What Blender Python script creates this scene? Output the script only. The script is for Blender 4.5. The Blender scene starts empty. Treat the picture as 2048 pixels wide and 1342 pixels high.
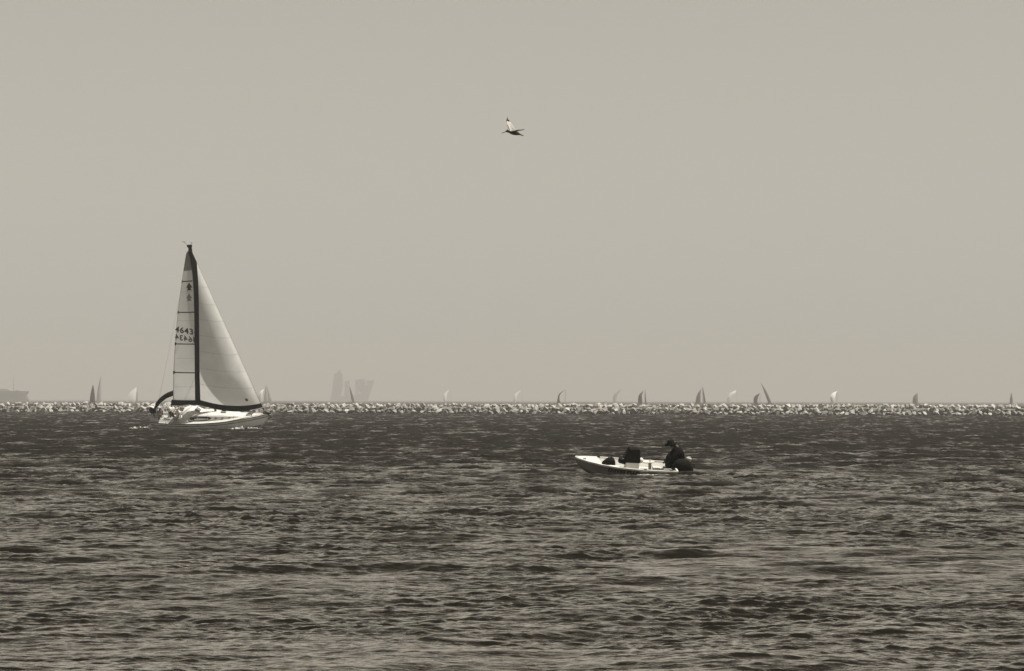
import bpy, bmesh, math, random
import numpy as np
from mathutils import Vector, Matrix, Euler
from mathutils import noise as mnoise

random.seed(7)
rng = np.random.default_rng(11)
R = math.radians
scene = bpy.context.scene
COL = scene.collection

# ------------------------------------------------------------------ camera
LENS = 130.0
KD = LENS / 250.0                 # distances scale with the lens
F = 2048 * LENS / 36.0            # focal length in pixels of a 2048 wide frame
CAM_H = 2.6
HORIZON = 801.0
cam_d = bpy.data.cameras.new('camera')
cam_d.lens = LENS; cam_d.sensor_width = 36.0
cam_d.clip_start = 1.0; cam_d.clip_end = 200000.0
cam = bpy.data.objects.new('camera', cam_d); COL.objects.link(cam)
pitch = math.atan((HORIZON - 671.0) / F)
ROLL = 0.0022
CM = Euler((math.pi / 2 + pitch, 0, 0)).to_matrix() @ Matrix.Rotation(ROLL, 3, 'Z')
cam.matrix_world = Matrix.Translation((0, 0, CAM_H)) @ CM.to_4x4()
scene.camera = cam

def ray(px, py):
    return CM @ Vector(((px - 1024.0) / F, -(py - 671.0) / F, -1.0))
def P(px, py, Y):
    d = ray(px, py); t = Y / d.y
    return Vector((0, 0, CAM_H)) + d * t

# ------------------------------------------------------------------ sky, sun, exposure
SUN_EL = R(62.5)
SUN_DIR_XY = (0.985, -0.174)        # towards the sun, seen from above (to the right, on the camera's side)
TINT = (1.0, 0.955, 0.83)
world = bpy.data.worlds.new('World'); scene.world = world; world.use_nodes = True
nt = world.node_tree; nt.nodes.clear()
sky = nt.nodes.new('ShaderNodeTexSky'); sky.sky_type = 'NISHITA'; sky.sun_disc = False
sky.sun_elevation = SUN_EL
sky.sun_rotation = math.atan2(SUN_DIR_XY[0], SUN_DIR_XY[1])
sky.altitude = 0; sky.air_density = 2.0; sky.dust_density = 0.0; sky.ozone_density = 1.0
bw = nt.nodes.new('ShaderNodeRGBToBW')
tint = nt.nodes.new('ShaderNodeMix'); tint.data_type = 'RGBA'; tint.blend_type = 'MULTIPLY'
tint.inputs[0].default_value = 1.0; tint.inputs[7].default_value = (*TINT, 1)
bg = nt.nodes.new('ShaderNodeBackground'); bg.inputs['Strength'].default_value = 0.0462
wo = nt.nodes.new('ShaderNodeOutputWorld')
nt.links.new(sky.outputs[0], bw.inputs[0]); nt.links.new(bw.outputs[0], tint.inputs[6])
nt.links.new(tint.outputs[2], bg.inputs[0]); nt.links.new(bg.outputs[0], wo.inputs[0])

sun_d = bpy.data.lights.new('sun', 'SUN'); sun_d.energy = 5.0; sun_d.angle = R(0.5)
sun_d.color = (1.0, 0.955, 0.87)
sun = bpy.data.objects.new('sun', sun_d); COL.objects.link(sun)
h = math.hypot(*SUN_DIR_XY)
SUN = Vector((SUN_DIR_XY[0] / h * math.cos(SUN_EL), SUN_DIR_XY[1] / h * math.cos(SUN_EL), math.sin(SUN_EL)))
sun.rotation_euler = SUN.to_track_quat('Z', 'Y').to_euler()
sun.location = (0, 0, 100)

vs = scene.view_settings
vs.view_transform = 'Standard'; vs.look = 'None'; vs.exposure = 0.64; vs.gamma = 1.0
scene.cycles.use_denoising = True
scene.cycles.max_bounces = 6
scene.cycles.sample_clamp_indirect = 4.0
scene.cycles.volume_bounces = 0

# ------------------------------------------------------------------ materials
MATS = {}
def mat(name, rgb, rough=0.6, var=0.12, scale=3.0, translucent=0.0, metallic=0.0, bump=0.0, spec=0.5):
    if name in MATS: return MATS[name]
    m = bpy.data.materials.new(name); m.use_nodes = True
    t = m.node_tree; t.nodes.clear()
    out = t.nodes.new('ShaderNodeOutputMaterial')
    tc = t.nodes.new('ShaderNodeTexCoord')
    no = t.nodes.new('ShaderNodeTexNoise'); no.inputs['Scale'].default_value = scale
    no.inputs['Detail'].default_value = 5.0
    t.links.new(tc.outputs['Object'], no.inputs['Vector'])
    mr = t.nodes.new('ShaderNodeMapRange')
    mr.inputs[1].default_value = 0.3; mr.inputs[2].default_value = 0.7
    mr.inputs[3].default_value = 1 - var; mr.inputs[4].default_value = 1 + var
    t.links.new(no.outputs[0], mr.inputs[0])
    vm = t.nodes.new('ShaderNodeVectorMath'); vm.operation = 'SCALE'
    vm.inputs[0].default_value = rgb
    t.links.new(mr.outputs[0], vm.inputs['Scale'])
    b = t.nodes.new('ShaderNodeBsdfPrincipled')
    t.links.new(vm.outputs[0], b.inputs['Base Color'])
    b.inputs['Roughness'].default_value = rough
    b.inputs['Metallic'].default_value = metallic
    b.inputs['Specular IOR Level'].default_value = spec
    if bump:
        bp = t.nodes.new('ShaderNodeBump'); bp.inputs['Strength'].default_value = bump
        bp.inputs['Distance'].default_value = 0.05
        t.links.new(no.outputs[0], bp.inputs['Height']); t.links.new(bp.outputs[0], b.inputs['Normal'])
    sh = b.outputs[0]
    if translucent:
        tr = t.nodes.new('ShaderNodeBsdfTranslucent'); t.links.new(vm.outputs[0], tr.inputs[0])
        mx = t.nodes.new('ShaderNodeMixShader'); mx.inputs[0].default_value = translucent
        t.links.new(b.outputs[0], mx.inputs[1]); t.links.new(tr.outputs[0], mx.inputs[2]); sh = mx.outputs[0]
    t.links.new(sh, out.inputs[0])
    MATS[name] = m
    return m

BLACK = mat('black_cloth', (0.008, 0.0075, 0.006), 0.9, 0.3, 6, spec=0.06)
DARKCANVAS = mat('dark_canvas', (0.008, 0.0075, 0.006), 0.9, 0.25, 2, spec=0.05)
RUBBER = mat('black_plastic', (0.006, 0.0056, 0.0045), 0.8, 0.2, 8, spec=0.06)
GELCOAT = mat('white_gelcoat', (0.58, 0.57, 0.545), 0.35, 0.05, 1.5)
DECK = mat('deck_white', (0.49, 0.477, 0.445), 0.6, 0.08, 4)
SAILCLOTH = mat('sailcloth', (0.90, 0.89, 0.86), 0.7, 0.06, 0.8, translucent=0.45, spec=0.2, bump=0.2)
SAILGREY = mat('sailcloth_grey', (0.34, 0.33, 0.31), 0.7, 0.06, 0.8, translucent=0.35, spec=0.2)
SEAM = mat('sail_seam', (0.70, 0.69, 0.66), 0.8, 0.05, 2, translucent=0.38, spec=0.2)
PRINT = mat('sail_print', (0.045, 0.04, 0.035), 0.8, 0.1, 4, spec=0.2)
PRINT2 = mat('sail_print_faint', (0.16, 0.15, 0.14), 0.8, 0.1, 4, spec=0.2)
STEEL = mat('stainless', (0.62, 0.61, 0.58), 0.3, 0.05, 3, metallic=0.6)
ALU = mat('mast_aluminium', (0.05, 0.048, 0.042), 0.5, 0.1, 3)
GLASS = mat('smoked_window', (0.012, 0.012, 0.010), 0.15, 0.1, 3)
SKIN = mat('skin', (0.36, 0.29, 0.23), 0.6, 0.08, 9)
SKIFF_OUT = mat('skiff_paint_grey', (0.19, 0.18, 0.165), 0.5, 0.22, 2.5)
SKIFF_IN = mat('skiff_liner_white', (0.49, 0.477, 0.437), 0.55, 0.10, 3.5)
FOAM = mat('foam', (0.46, 0.45, 0.43), 0.9, 0.10, 5)

# ------------------------------------------------------------------ mesh helpers
def mesh_obj(name, verts, faces, m=None, parent=None, smooth=False, mats=None, midx=None):
    me = bpy.data.meshes.new(name)
    me.from_pydata([tuple(v) for v in verts], [], faces)
    if mats:
        for q in mats: me.materials.append(q)
        if midx: me.polygons.foreach_set('material_index', midx)
    elif m: me.materials.append(m)
    if smooth: me.polygons.foreach_set('use_smooth', [True] * len(me.polygons))
    me.update()
    o = bpy.data.objects.new(name, me); COL.objects.link(o)
    if parent: o.parent = parent
    return o
def empty(name, matrix=None):
    o = bpy.data.objects.new(name, None); COL.objects.link(o)
    o.empty_display_size = 0.2
    if matrix is not None: o.matrix_world = matrix
    return o
def tag(o, label=None, cat=None, group=None, kind=None):
    if label: o['label'] = label
    if cat: o['category'] = cat
    if group: o['group'] = group
    if kind: o['kind'] = kind
    return o

class MB:
    """collects shapes that together are one part"""
    def __init__(s): s.v = []; s.f = []
    def add(s, vs_, fs_):
        k = len(s.v); s.v += [Vector(p) for p in vs_]; s.f += [[i + k for i in q] for q in fs_]; return s
    def box(s, c, d, rot=None):
        x, y, z = (q / 2 for q in d)
        pts = [Vector(p) for p in ((-x,-y,-z),(x,-y,-z),(x,y,-z),(-x,y,-z),(-x,-y,z),(x,-y,z),(x,y,z),(-x,y,z))]
        if rot is not None: pts = [rot @ p for p in pts]
        return s.add([p + Vector(c) for p in pts], [(3,2,1,0),(4,5,6,7),(0,1,5,4),(1,2,6,5),(2,3,7,6),(3,0,4,7)])
    def tube(s, pts, r, n=6):
        pts = [Vector(p) for p in pts]; rs = r if isinstance(r, (list, tuple)) else [r] * len(pts)
        V = []; Fc = []; up = None
        for i, p in enumerate(pts):
            t = (pts[min(i + 1, len(pts) - 1)] - pts[max(i - 1, 0)]).normalized()
            if up is None: up = Vector((0, 0, 1)) if abs(t.z) < 0.9 else Vector((0, 1, 0))
            a = t.cross(up).normalized(); b = a.cross(t).normalized(); up = b
            for k in range(n):
                q = 2 * math.pi * k / n
                V.append(p + (a * math.cos(q) + b * math.sin(q)) * rs[i])
        for i in range(len(pts) - 1):
            for k in range(n):
                Fc.append((i*n+k, i*n+(k+1)%n, (i+1)*n+(k+1)%n, (i+1)*n+k))
        Fc.append(tuple(range(n))[::-1]); Fc.append(tuple((len(pts)-1)*n + k for k in range(n)))
        return s.add(V, Fc)
    def loft(s, secs, close=True, caps=True):
        n = len(secs[0]); V = [Vector(p) for q in secs for p in q]; Fc = []
        m = n if close else n - 1
        for i in range(len(secs) - 1):
            for k in range(m):
                Fc.append((i*n+k, i*n+(k+1)%n, (i+1)*n+(k+1)%n, (i+1)*n+k))
        if caps and close:
            Fc.append(tuple(range(n))[::-1]); Fc.append(tuple((len(secs)-1)*n + k for k in range(n)))
        return s.add(V, Fc)
    def rbox(s, c, d, e=0.5, nu=10, nv=7, rot=None):
        """rounded box (superellipsoid)"""
        def sp(x, p): return math.copysign(abs(x) ** p, x)
        V = []; Fc = []
        for i in range(nv + 1):
            b = -math.pi / 2 + math.pi * i / nv
            for k in range(nu):
                a = 2 * math.pi * k / nu
                p = Vector((d[0]/2*sp(math.cos(b), e)*sp(math.cos(a), e), d[1]/2*sp(math.cos(b), e)*sp(math.sin(a), e), d[2]/2*sp(math.sin(b), e)))
                if rot is not None: p = rot @ p
                V.append(p + Vector(c))
        for i in range(nv):
            for k in range(nu): Fc.append((i*nu+k, i*nu+(k+1)%nu, (i+1)*nu+(k+1)%nu, (i+1)*nu+k))
        return s.add(V, Fc)
    def jitter(s, a, f=3.0):
        for v in s.v:
            v += mnoise.noise_vector(v * f) * a
        return s
    def build(s, name, m, parent=None, smooth=False):
        return mesh_obj(name, s.v, s.f, m, parent, smooth)

def interp(xs, ys, x):
    return float(np.interp(x, xs, ys))
def smoothpath(pts, n):
    """Catmull-Rom through points"""
    pts = [np.array(p, float) for p in pts]
    pts = [2*pts[0]-pts[1]] + pts + [2*pts[-1]-pts[-2]]
    out = []
    m = len(pts) - 3
    for i in range(n + 1):
        t = m * i / n; k = min(int(t), m - 1); t -= k
        p0, p1, p2, p3 = pts[k:k+4]
        out.append(0.5*((2*p1)+(-p0+p2)*t+(2*p0-5*p1+4*p2-p3)*t*t+(-p0+3*p1-3*p2+p3)*t**3))
    return out

def skinned(name, joints, edges, root, m, parent=None, sub=1):
    """one continuous body grown round a skeleton: joints = {key: (pos, radius)}"""
    keys = list(joints)
    me = bpy.data.meshes.new(name)
    me.from_pydata([tuple(joints[k][0]) for k in keys], [(keys.index(a), keys.index(b)) for a, b in edges], [])
    o = bpy.data.objects.new(name, me); COL.objects.link(o)
    md = o.modifiers.new('skin', 'SKIN'); md.use_smooth_shade = True
    sv = me.skin_vertices[0].data if me.skin_vertices else None
    if sv is None:
        me.attributes.new  # noqa
    for i, k in enumerate(keys):
        r = joints[k][1]
        me.skin_vertices[0].data[i].radius = r if isinstance(r, tuple) else (r, r)
        me.skin_vertices[0].data[i].use_root = (k == root)
    sb = o.modifiers.new('sub', 'SUBSURF'); sb.levels = sub; sb.render_levels = sub
    dg = bpy.context.evaluated_depsgraph_get()
    nm = bpy.data.meshes.new_from_object(o.evaluated_get(dg))
    o.modifiers.clear(); old = o.data; o.data = nm; bpy.data.meshes.remove(old)
    nm.name = name; nm.materials.clear(); nm.materials.append(m)
    nm.polygons.foreach_set('use_smooth', [True] * len(nm.polygons))
    if parent: o.parent = parent
    return o

# ------------------------------------------------------------------ the sea
def ocean_tile(n, L, peak, spread, wind, seed, kmax_l, slope):
    """height field and choppy shifts of a wind sea that repeats every L metres"""
    g = np.random.default_rng(seed)
    k1 = 2*np.pi*np.fft.fftfreq(n, L/n)
    kx, ky = np.meshgrid(k1, k1, indexing='ij')
    k = np.hypot(kx, ky); k[0, 0] = 1e-6
    kp = 2*np.pi/peak
    c = (kx*wind[0] + ky*wind[1]) / k
    S = k**-4.0 * np.exp(-1.25*(kp/k)**2) * (0.06 + np.abs(c)**spread)
    S *= np.exp(-(k*kmax_l/(2*np.pi))**2)
    S[0, 0] = 0
    A = np.sqrt(S) * (g.normal(size=(n, n)) + 1j*g.normal(size=(n, n)))
    sx = np.fft.ifft2(1j*kx*A).real; sy = np.fft.ifft2(1j*ky*A).real
    A *= slope / math.sqrt((sx**2 + sy**2).mean())
    hh = np.fft.ifft2(A).real
    dx = np.fft.ifft2(-1j*kx/k*A).real; dy = np.fft.ifft2(-1j*ky/k*A).real
    return np.stack([hh, dx, dy], -1)
def sample(tile, L, X, Y, ang):
    n = tile.shape[0]
    ca, sa = math.cos(ang), math.sin(ang)
    u = ((X*ca + Y*sa) / L % 1.0) * n; v = ((-X*sa + Y*ca) / L % 1.0) * n
    i = np.floor(u).astype(int); j = np.floor(v).astype(int); fu = (u-i)[..., None]; fv = (v-j)[..., None]
    i %= n; j %= n; i2 = (i+1) % n; j2 = (j+1) % n
    r = tile[i, j]*(1-fu)*(1-fv) + tile[i2, j]*fu*(1-fv) + tile[i, j2]*(1-fu)*fv + tile[i2, j2]*fu*fv
    dx = r[..., 1]*ca - r[..., 2]*sa; dy = r[..., 1]*sa + r[..., 2]*ca
    return r[..., 0], dx, dy

RUF = (0.015, 0.42)
FRES = (18.0, 7.8)
TILE_A = (ocean_tile(1024, 83.0, 4.4, 1.6, (0.2, -0.98), 3, 0.6, 0.105), 83.0, 0.0)
TILE_B = (ocean_tile(1024, 13.5, 0.46, 2.4, (0.10, -0.99), 5, 0.06, 0.235), 13.5, 0.12)
def peaky(h, b=0.18):
    s_ = h.std(); return s_*(np.exp(b*np.clip(h/s_, -4, 3.2)) - 1.0)/b*0.97
TILE_B[0][..., 0] = peaky(TILE_B[0][..., 0])
def patch_amp(X, Y):
    """gusts: broad areas of rougher and smoother water"""
    a = np.sin(X*0.09 + Y*0.042 + 1.3) * np.sin(Y*0.126 - X*0.034 + 0.4)
    b = np.sin(X*0.33 - Y*0.10 + 2.0) * np.sin(Y*0.23 + X*0.14)
    c = np.sin(X*0.9 + Y*0.31) * np.sin(Y*0.52 - X*0.41 + 1.0)
    return np.clip(1.0 + 0.38*a + 0.32*b + 0.30*c, 0.5, 2)

def sea_block(Y, dense):
    ext = np.array([1.12, 1.3, 1.7, 2.6, 4.5, 9, 20, 60])
    u = np.concatenate([-ext[::-1], np.linspace(-1, 1, dense), ext])
    Y = np.array(Y, float); nx = len(u)
    half = np.maximum(np.abs(Y), 18) * 0.150 + 5.0
    X = u[None, :] * half[:, None]
    X = np.where(np.abs(u)[None, :] > 1, np.sign(u)[None, :]*(half[:, None] + (np.abs(u)[None, :]-1)*np.maximum(half[:, None], 25)), X)
    YY = np.repeat(Y[:, None], nx, 1)
    ha, ax, ay = sample(*TILE_A[:2], X, YY, TILE_A[2])
    hb, bx, by = sample(*TILE_B[:2], X, YY, TILE_B[2])
    pa = patch_amp(X, YY)
    fade = np.clip((1100 - YY)/400, 0, 1) * np.clip((YY - 22)/4, 0, 1) * np.clip((1.35 - np.abs(u)[None, :])/0.3, 0, 1)
    fadeb = fade * np.interp(YY, [30, 60, 110, 290, 488, 620], [0.80, 0.92, 1.6, 1.9, 1.6, 1.3]) * pa
    fade = fade * np.interp(YY, [30, 60, 140], [0.70, 0.85, 1.25])
    Z = ha*fade + hb*fadeb
    X2 = X + ax*fade*0.8 + bx*fadeb*0.3; Y2 = YY + ay*fade*0.8 + by*fadeb*0.3
    V = np.stack([X2, Y2, Z], -1).reshape(-1, 3).astype(np.float32)
    idx = np.arange(len(Y)*nx).reshape(len(Y), nx)
    return V, np.stack([idx[:-1, :-1], idx[:-1, 1:], idx[1:, 1:], idx[1:, :-1]], -1).reshape(-1, 4)

def sea():
    near = [-300, -120, -40, 0, 10, 17, 21, 23.5, 25]
    y = 26.0
    while y < 150:
        near.append(y); y *= 1.0013 if y < 80 else 1.0019
    far = [near[-1]]
    while y < 760:
        far.append(y); y *= 1.0012 if y < 400 else 1.0022
    while y < 90000:
        far.append(y); y *= 1.06
    far.append(90000.0)
    V1, q1 = sea_block(near, 730); V2, q2 = sea_block(far, 430)
    V = np.concatenate([V1, V2]); q = np.concatenate([q1, q2 + len(V1)])
    nf = len(q)
    me = bpy.data.meshes.new('sea')
    me.vertices.add(len(V)); me.vertices.foreach_set('co', V.ravel())
    me.loops.add(nf*4); me.loops.foreach_set('vertex_index', q.ravel().astype(np.int32))
    me.polygons.add(nf); me.polygons.foreach_set('loop_start', (np.arange(nf)*4).astype(np.int32))
    me.polygons.foreach_set('loop_total', np.full(nf, 4, np.int32))
    me.polygons.foreach_set('use_smooth', np.ones(nf, bool))
    me.update(); me.validate()
    o = bpy.data.objects.new('sea', me); COL.objects.link(o)
    m = bpy.data.materials.new('sea_water'); m.use_nodes = True
    t = m.node_tree; t.nodes.clear(); N = t.nodes.new; Lk = t.links.new
    def noise(scale, detail, sc):
        mp = N('ShaderNodeMapping'); mp.inputs['Scale'].default_value = sc
        Lk(geo.outputs['Position'], mp.inputs[0])
        n = N('ShaderNodeTexNoise'); n.inputs['Scale'].default_value = scale; n.inputs['Detail'].default_value = detail
        n.inputs['Roughness'].default_value = 0.6
        Lk(mp.outputs[0], n.inputs['Vector']); return n.outputs[0]
    def rng_(src, a, b_, c, d):
        r = N('ShaderNodeMapRange'); r.inputs[1].default_value = a; r.inputs[2].default_value = b_
        r.inputs[3].default_value = c; r.inputs[4].default_value = d; Lk(src, r.inputs[0]); return r.outputs[0]
    def math_(op, a, b_=None):
        q = N('ShaderNodeMath'); q.operation = op
        for k, v in enumerate((a, b_)):
            if v is None: continue
            if isinstance(v, (int, float)): q.inputs[k].default_value = v
            else: Lk(v, q.inputs[k])
        return q.outputs[0]
    geo = N('ShaderNodeNewGeometry')
    # ripples finer than the mesh
    nrm = None
    for src, dist in ((noise(0.9, 4, (1, 1.5, 1)), 0.02), (noise(5.0, 4, (1, 1.6, 1)), 0.022)):
        bp = N('ShaderNodeBump'); bp.inputs['Strength'].default_value = 1.0; bp.inputs['Distance'].default_value = dist
        Lk(src, bp.inputs['Height'])
        if nrm is not None: Lk(nrm, bp.inputs['Normal'])
        nrm = bp.outputs[0]
    # cat's paws: wind-ruffled patches, and ripples too fine to resolve further out
    sx = N('ShaderNodeSeparateXYZ'); Lk(geo.outputs['Position'], sx.inputs[0])
    ruffle = math_('MULTIPLY', rng_(sx.outputs[1], 28, 240, RUF[0], RUF[1]), rng_(noise(1.0, 6, (0.16, 0.06, 1)), 0.32, 0.68, 0.45, 1.6))
    ruffle = math_('MULTIPLY', ruffle, rng_(noise(1.0, 4, (0.75, 0.13, 1)), 0.33, 0.67, 0.35, 1.7))
    # reflectance rises steeply towards grazing; ruffled water reflects less of the low sky
    dot = N('ShaderNodeVectorMath'); dot.operation = 'DOT_PRODUCT'
    Lk(nrm, dot.inputs[0]); Lk(geo.outputs['Incoming'], dot.inputs[1])
    cosv = math_('ADD', math_('MAXIMUM', dot.outputs['Value'], 0.0), math_('MULTIPLY', ruffle, 0.62))
    fac = math_('MULTIPLY', math_('POWER', math_('MAXIMUM', math_('SUBTRACT', 1.0, cosv), 0.0), FRES[0]), FRES[1])
    fac = math_('MINIMUM', math_('ADD', fac, 0.014), 0.97)
    df = N('ShaderNodeBsdfDiffuse'); df.inputs[0].default_value = (0.007, 0.0062, 0.0046, 1)
    gl = N('ShaderNodeBsdfGlossy'); gl.inputs['Color'].default_value = (1.0, 0.957, 0.905, 1)
    Lk(math_('ADD', ruffle, 0.05), gl.inputs['Roughness']); Lk(nrm, gl.inputs['Normal']); Lk(nrm, df.inputs['Normal'])
    mx = N('ShaderNodeMixShader'); Lk(fac, mx.inputs[0]); Lk(df.outputs[0], mx.inputs[1]); Lk(gl.outputs[0], mx.inputs[2])
    ou = N('ShaderNodeOutputMaterial'); Lk(mx.outputs[0], ou.inputs[0])
    me.materials.append(m)
    tag(o, 'dark choppy sea reaching from the foreground to the horizon', None, None, 'structure')
sea()

# ------------------------------------------------------------------ breakwater
def rock_mesh(name, n, seed, m):
    g = random.Random(seed)
    bm = bmesh.new()
    for i in range(n):
        while True:
            p = Vector((g.uniform(-1, 1), g.uniform(-1, 1), g.uniform(-1, 1)))
            if 0.55 < p.length < 1.05: break
        bm.verts.new((p.x*0.62, p.y*0.55, p.z*0.5))
    r = bmesh.ops.convex_hull(bm, input=bm.verts)
    for v in [v for v in bm.verts if not v.link_faces]: bm.verts.remove(v)
    me = bpy.data.meshes.new(name); bm.to_mesh(me); bm.free()
    me.materials.append(m)
    return me
ROCK_L = mat('stone_bleached', (0.35, 0.337, 0.308), 0.9, 0.25, 1.2, bump=0.6)
ROCK_M = mat('stone_grey', (0.27, 0.257, 0.237), 0.9, 0.25, 1.2, bump=0.6)
ROCK_D = mat('stone_wet', (0.18, 0.17, 0.154), 0.7, 0.3, 1.2, bump=0.6)
BW_A = P(-40, 827, 1.0); 
def bw_line(px):
    """the breakwater's water line: nearer towards the right"""
    Y = (1450.0 - (px / 2048.0) * 150.0) * KD
    p = P(px, 810, Y); return Vector((p.x, Y, 0))
def breakwater():
    root = empty('breakwater', Matrix.Translation(bw_line(1024)))
    tag(root, 'long low rubble breakwater of pale and dark boulders across the horizon', 'breakwater')
    o0 = bw_line(1024)
    secs = []
    for px in np.linspace(-500, 2550, 60):
        c = bw_line(px) - o0
        j = random.uniform(-0.1, 0.1)
        secs.append([c + Vector(q) for q in ((0, 0.6, -0.8), (0, 2.6, 1.25 + j), (0, 4.2, 1.35 + j), (0, 7.5, -0.8))])
    MB().loft(secs).build('core', ROCK_D, root)
    pal = {'L': [rock_mesh('stone', 15, s, ROCK_L) for s in range(6)],
           'M': [rock_mesh('stone', 15, 20 + s, ROCK_M) for s in range(5)],
           'D': [rock_mesh('stone', 15, 40 + s, ROCK_D) for s in range(5)]}
    def stones(px0, px1, step, zc, yoff, sz, weights):
        out = []; px = px0
        while px < px1:
            s = random.uniform(*sz)
            k = random.choices('LMD', weights)[0]
            c = bw_line(px) - o0 + Vector((0, yoff + random.uniform(-0.3, 0.3), zc + random.uniform(-0.16, 0.16)))
            out.append((k, c, s, (s*random.uniform(0.85, 1.25), s, s*random.uniform(0.8, 1.1))))
            px += step * s * random.uniform(0.75, 1.15)
        return out
    tops = stones(-14, 2062, 9.8, 1.62, 2.0, (0.65, 1.3), (16, 2, 0))
    low = stones(-14, 2062, 10.5, 0.34, 0.6, (0.7, 1.5), (3, 2, 6))
    mid = stones(-20, 2068, 10.0, 0.95, 1.35, (0.65, 1.4), (3, 3, 6))
    allst = [(s, 'top') for s in tops] + [(s, 'low') for s in low] + [(s, 'mid') for s in mid]
    allst.sort(key=lambda q: -q[0][2])
    def xf(c, s):
        return Matrix.Translation(c) @ Euler((random.uniform(-.5, .5), random.uniform(-.5, .5), random.uniform(0, 6.28))).to_matrix().to_4x4() @ Matrix.Diagonal((*s, 1))
    for (k, c, s, sc), _ in allst[:298]:
        o = bpy.data.objects.new('stone', random.choice(pal[k])); COL.objects.link(o)
        o.parent = root; o.matrix_local = xf(c, sc)
    rest = [q[0] for q in allst[298:]]
    for a, b_ in ((-480, -14), (2062, 2530)):
        rest += stones(a, b_, 11.2, 1.50, 2.3, (0.9, 1.5), (14, 3, 1)) + stones(a, b_, 12.0, 0.42, 0.7, (1.1, 1.8), (2, 2, 7)) + stones(a, b_, 11.0, .95, 1.5, (.8, 1.35), (3, 3, 6))
    rest += stones(-480, 2530, 12.0, 1.45, 4.0, (1.0, 1.5), (12, 3, 1))
    V = []; Fc = []; mi = []
    for k, c, s, sc in rest:
        me = random.choice(pal[k]); M_ = xf(c, sc); n0 = len(V)
        V += [M_ @ v.co for v in me.vertices]
        for p in me.polygons: Fc.append([n0 + i for i in p.vertices]); mi.append('LMD'.index(k))
    o = mesh_obj('rubble', V, Fc, None, root, False, [ROCK_L, ROCK_M, ROCK_D], mi); o['kind'] = 'stuff'
breakwater()

# ------------------------------------------------------------------ the yacht
YY_ = 630.0 * KD
YAW, HEEL = R(-21), R(16)
yo = P(421.5, 857, YY_); yo.z = 0.07
YM = Matrix.Translation(yo) @ Matrix.Rotation(YAW, 4, 'Z') @ Matrix.Rotation(R(-0.6), 4, 'Y') @ Matrix.Rotation(HEEL, 4, 'X')
YMI = YM.inverted()
def loc(px, py, c):
    """the point of the boat's own plane y = c seen at a pixel"""
    o = YMI @ Vector((0, 0, CAM_H)); d = YMI.to_3x3() @ ray(px, py)
    return o + d * ((c - o.y) / d.y)

def sail_surface(luff, leech, camber, sag=0.0):
    """luff(v), leech(v): edge curves, v = 0 foot .. 1 head; S(u,v) bellies to starboard (-y)"""
    def S(u, v, off=0.0):
        a = luff(v); b = leech(v); c = b - a
        bel = camber * c.length * math.sin(math.pi * u**0.72) * (0.45 + 0.55*min(1, v*5))
        p = a + c*u + Vector((0, -1, 0))*bel
        p.z -= sag * 4*u*(1-u) * max(0.0, 1 - v*6)**1.5
        if off:
            e = 1e-3
            n = (S(min(u+e, 1), v) - S(max(u-e, 0), v)).cross(S(u, min(v+e, 1)) - S(u, max(v-e, 0)))
            if n.length > 0:
                n.normalize()
                if n.y > 0: n = -n
                p = p + n*off
        return p
    return S
def patch(S, u0, u1, v0, v1, nu, nv, off, name, m, parent, two=False):
    V = [S(u0(v0 + (v1-v0)*j/nv) + (u1(v0 + (v1-v0)*j/nv) - u0(v0 + (v1-v0)*j/nv))*i/nu, v0 + (v1-v0)*j/nv, off) for j in range(nv+1) for i in range(nu+1)]
    Fc = [(j*(nu+1)+i, j*(nu+1)+i+1, (j+1)*(nu+1)+i+1, (j+1)*(nu+1)+i) for j in range(nv) for i in range(nu)]
    return mesh_obj(name, V, Fc, m, parent, True)
K = lambda c: (lambda v: c)

def text_on(S, txt, u_of, v_of, off, name, m, parent, size, mirror=False, font_bold=0.02):
    cu = bpy.data.curves.new('t', 'FONT'); cu.body = txt; cu.size = size; cu.offset = font_bold
    cu.resolution_u = 3; cu.align_x = 'CENTER'; cu.align_y = 'CENTER'; cu.space_character = 1.15
    to = bpy.data.objects.new('t', cu); COL.objects.link(to)
    dg = bpy.context.evaluated_depsgraph_get()
    me = bpy.data.meshes.new_from_object(to.evaluated_get(dg))
    V = [v.co.copy() for v in me.vertices]; Fc = [tuple(p.vertices) for p in me.polygons]
    bpy.data.objects.remove(to); bpy.data.meshes.remove(me); bpy.data.curves.remove(cu)
    W = []
    for p in V:
        x = -p.x if mirror else p.x
        W.append(S(u_of(x), v_of(p.y, x), off))
    return mesh_obj(name, W, Fc, m, parent)

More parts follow.
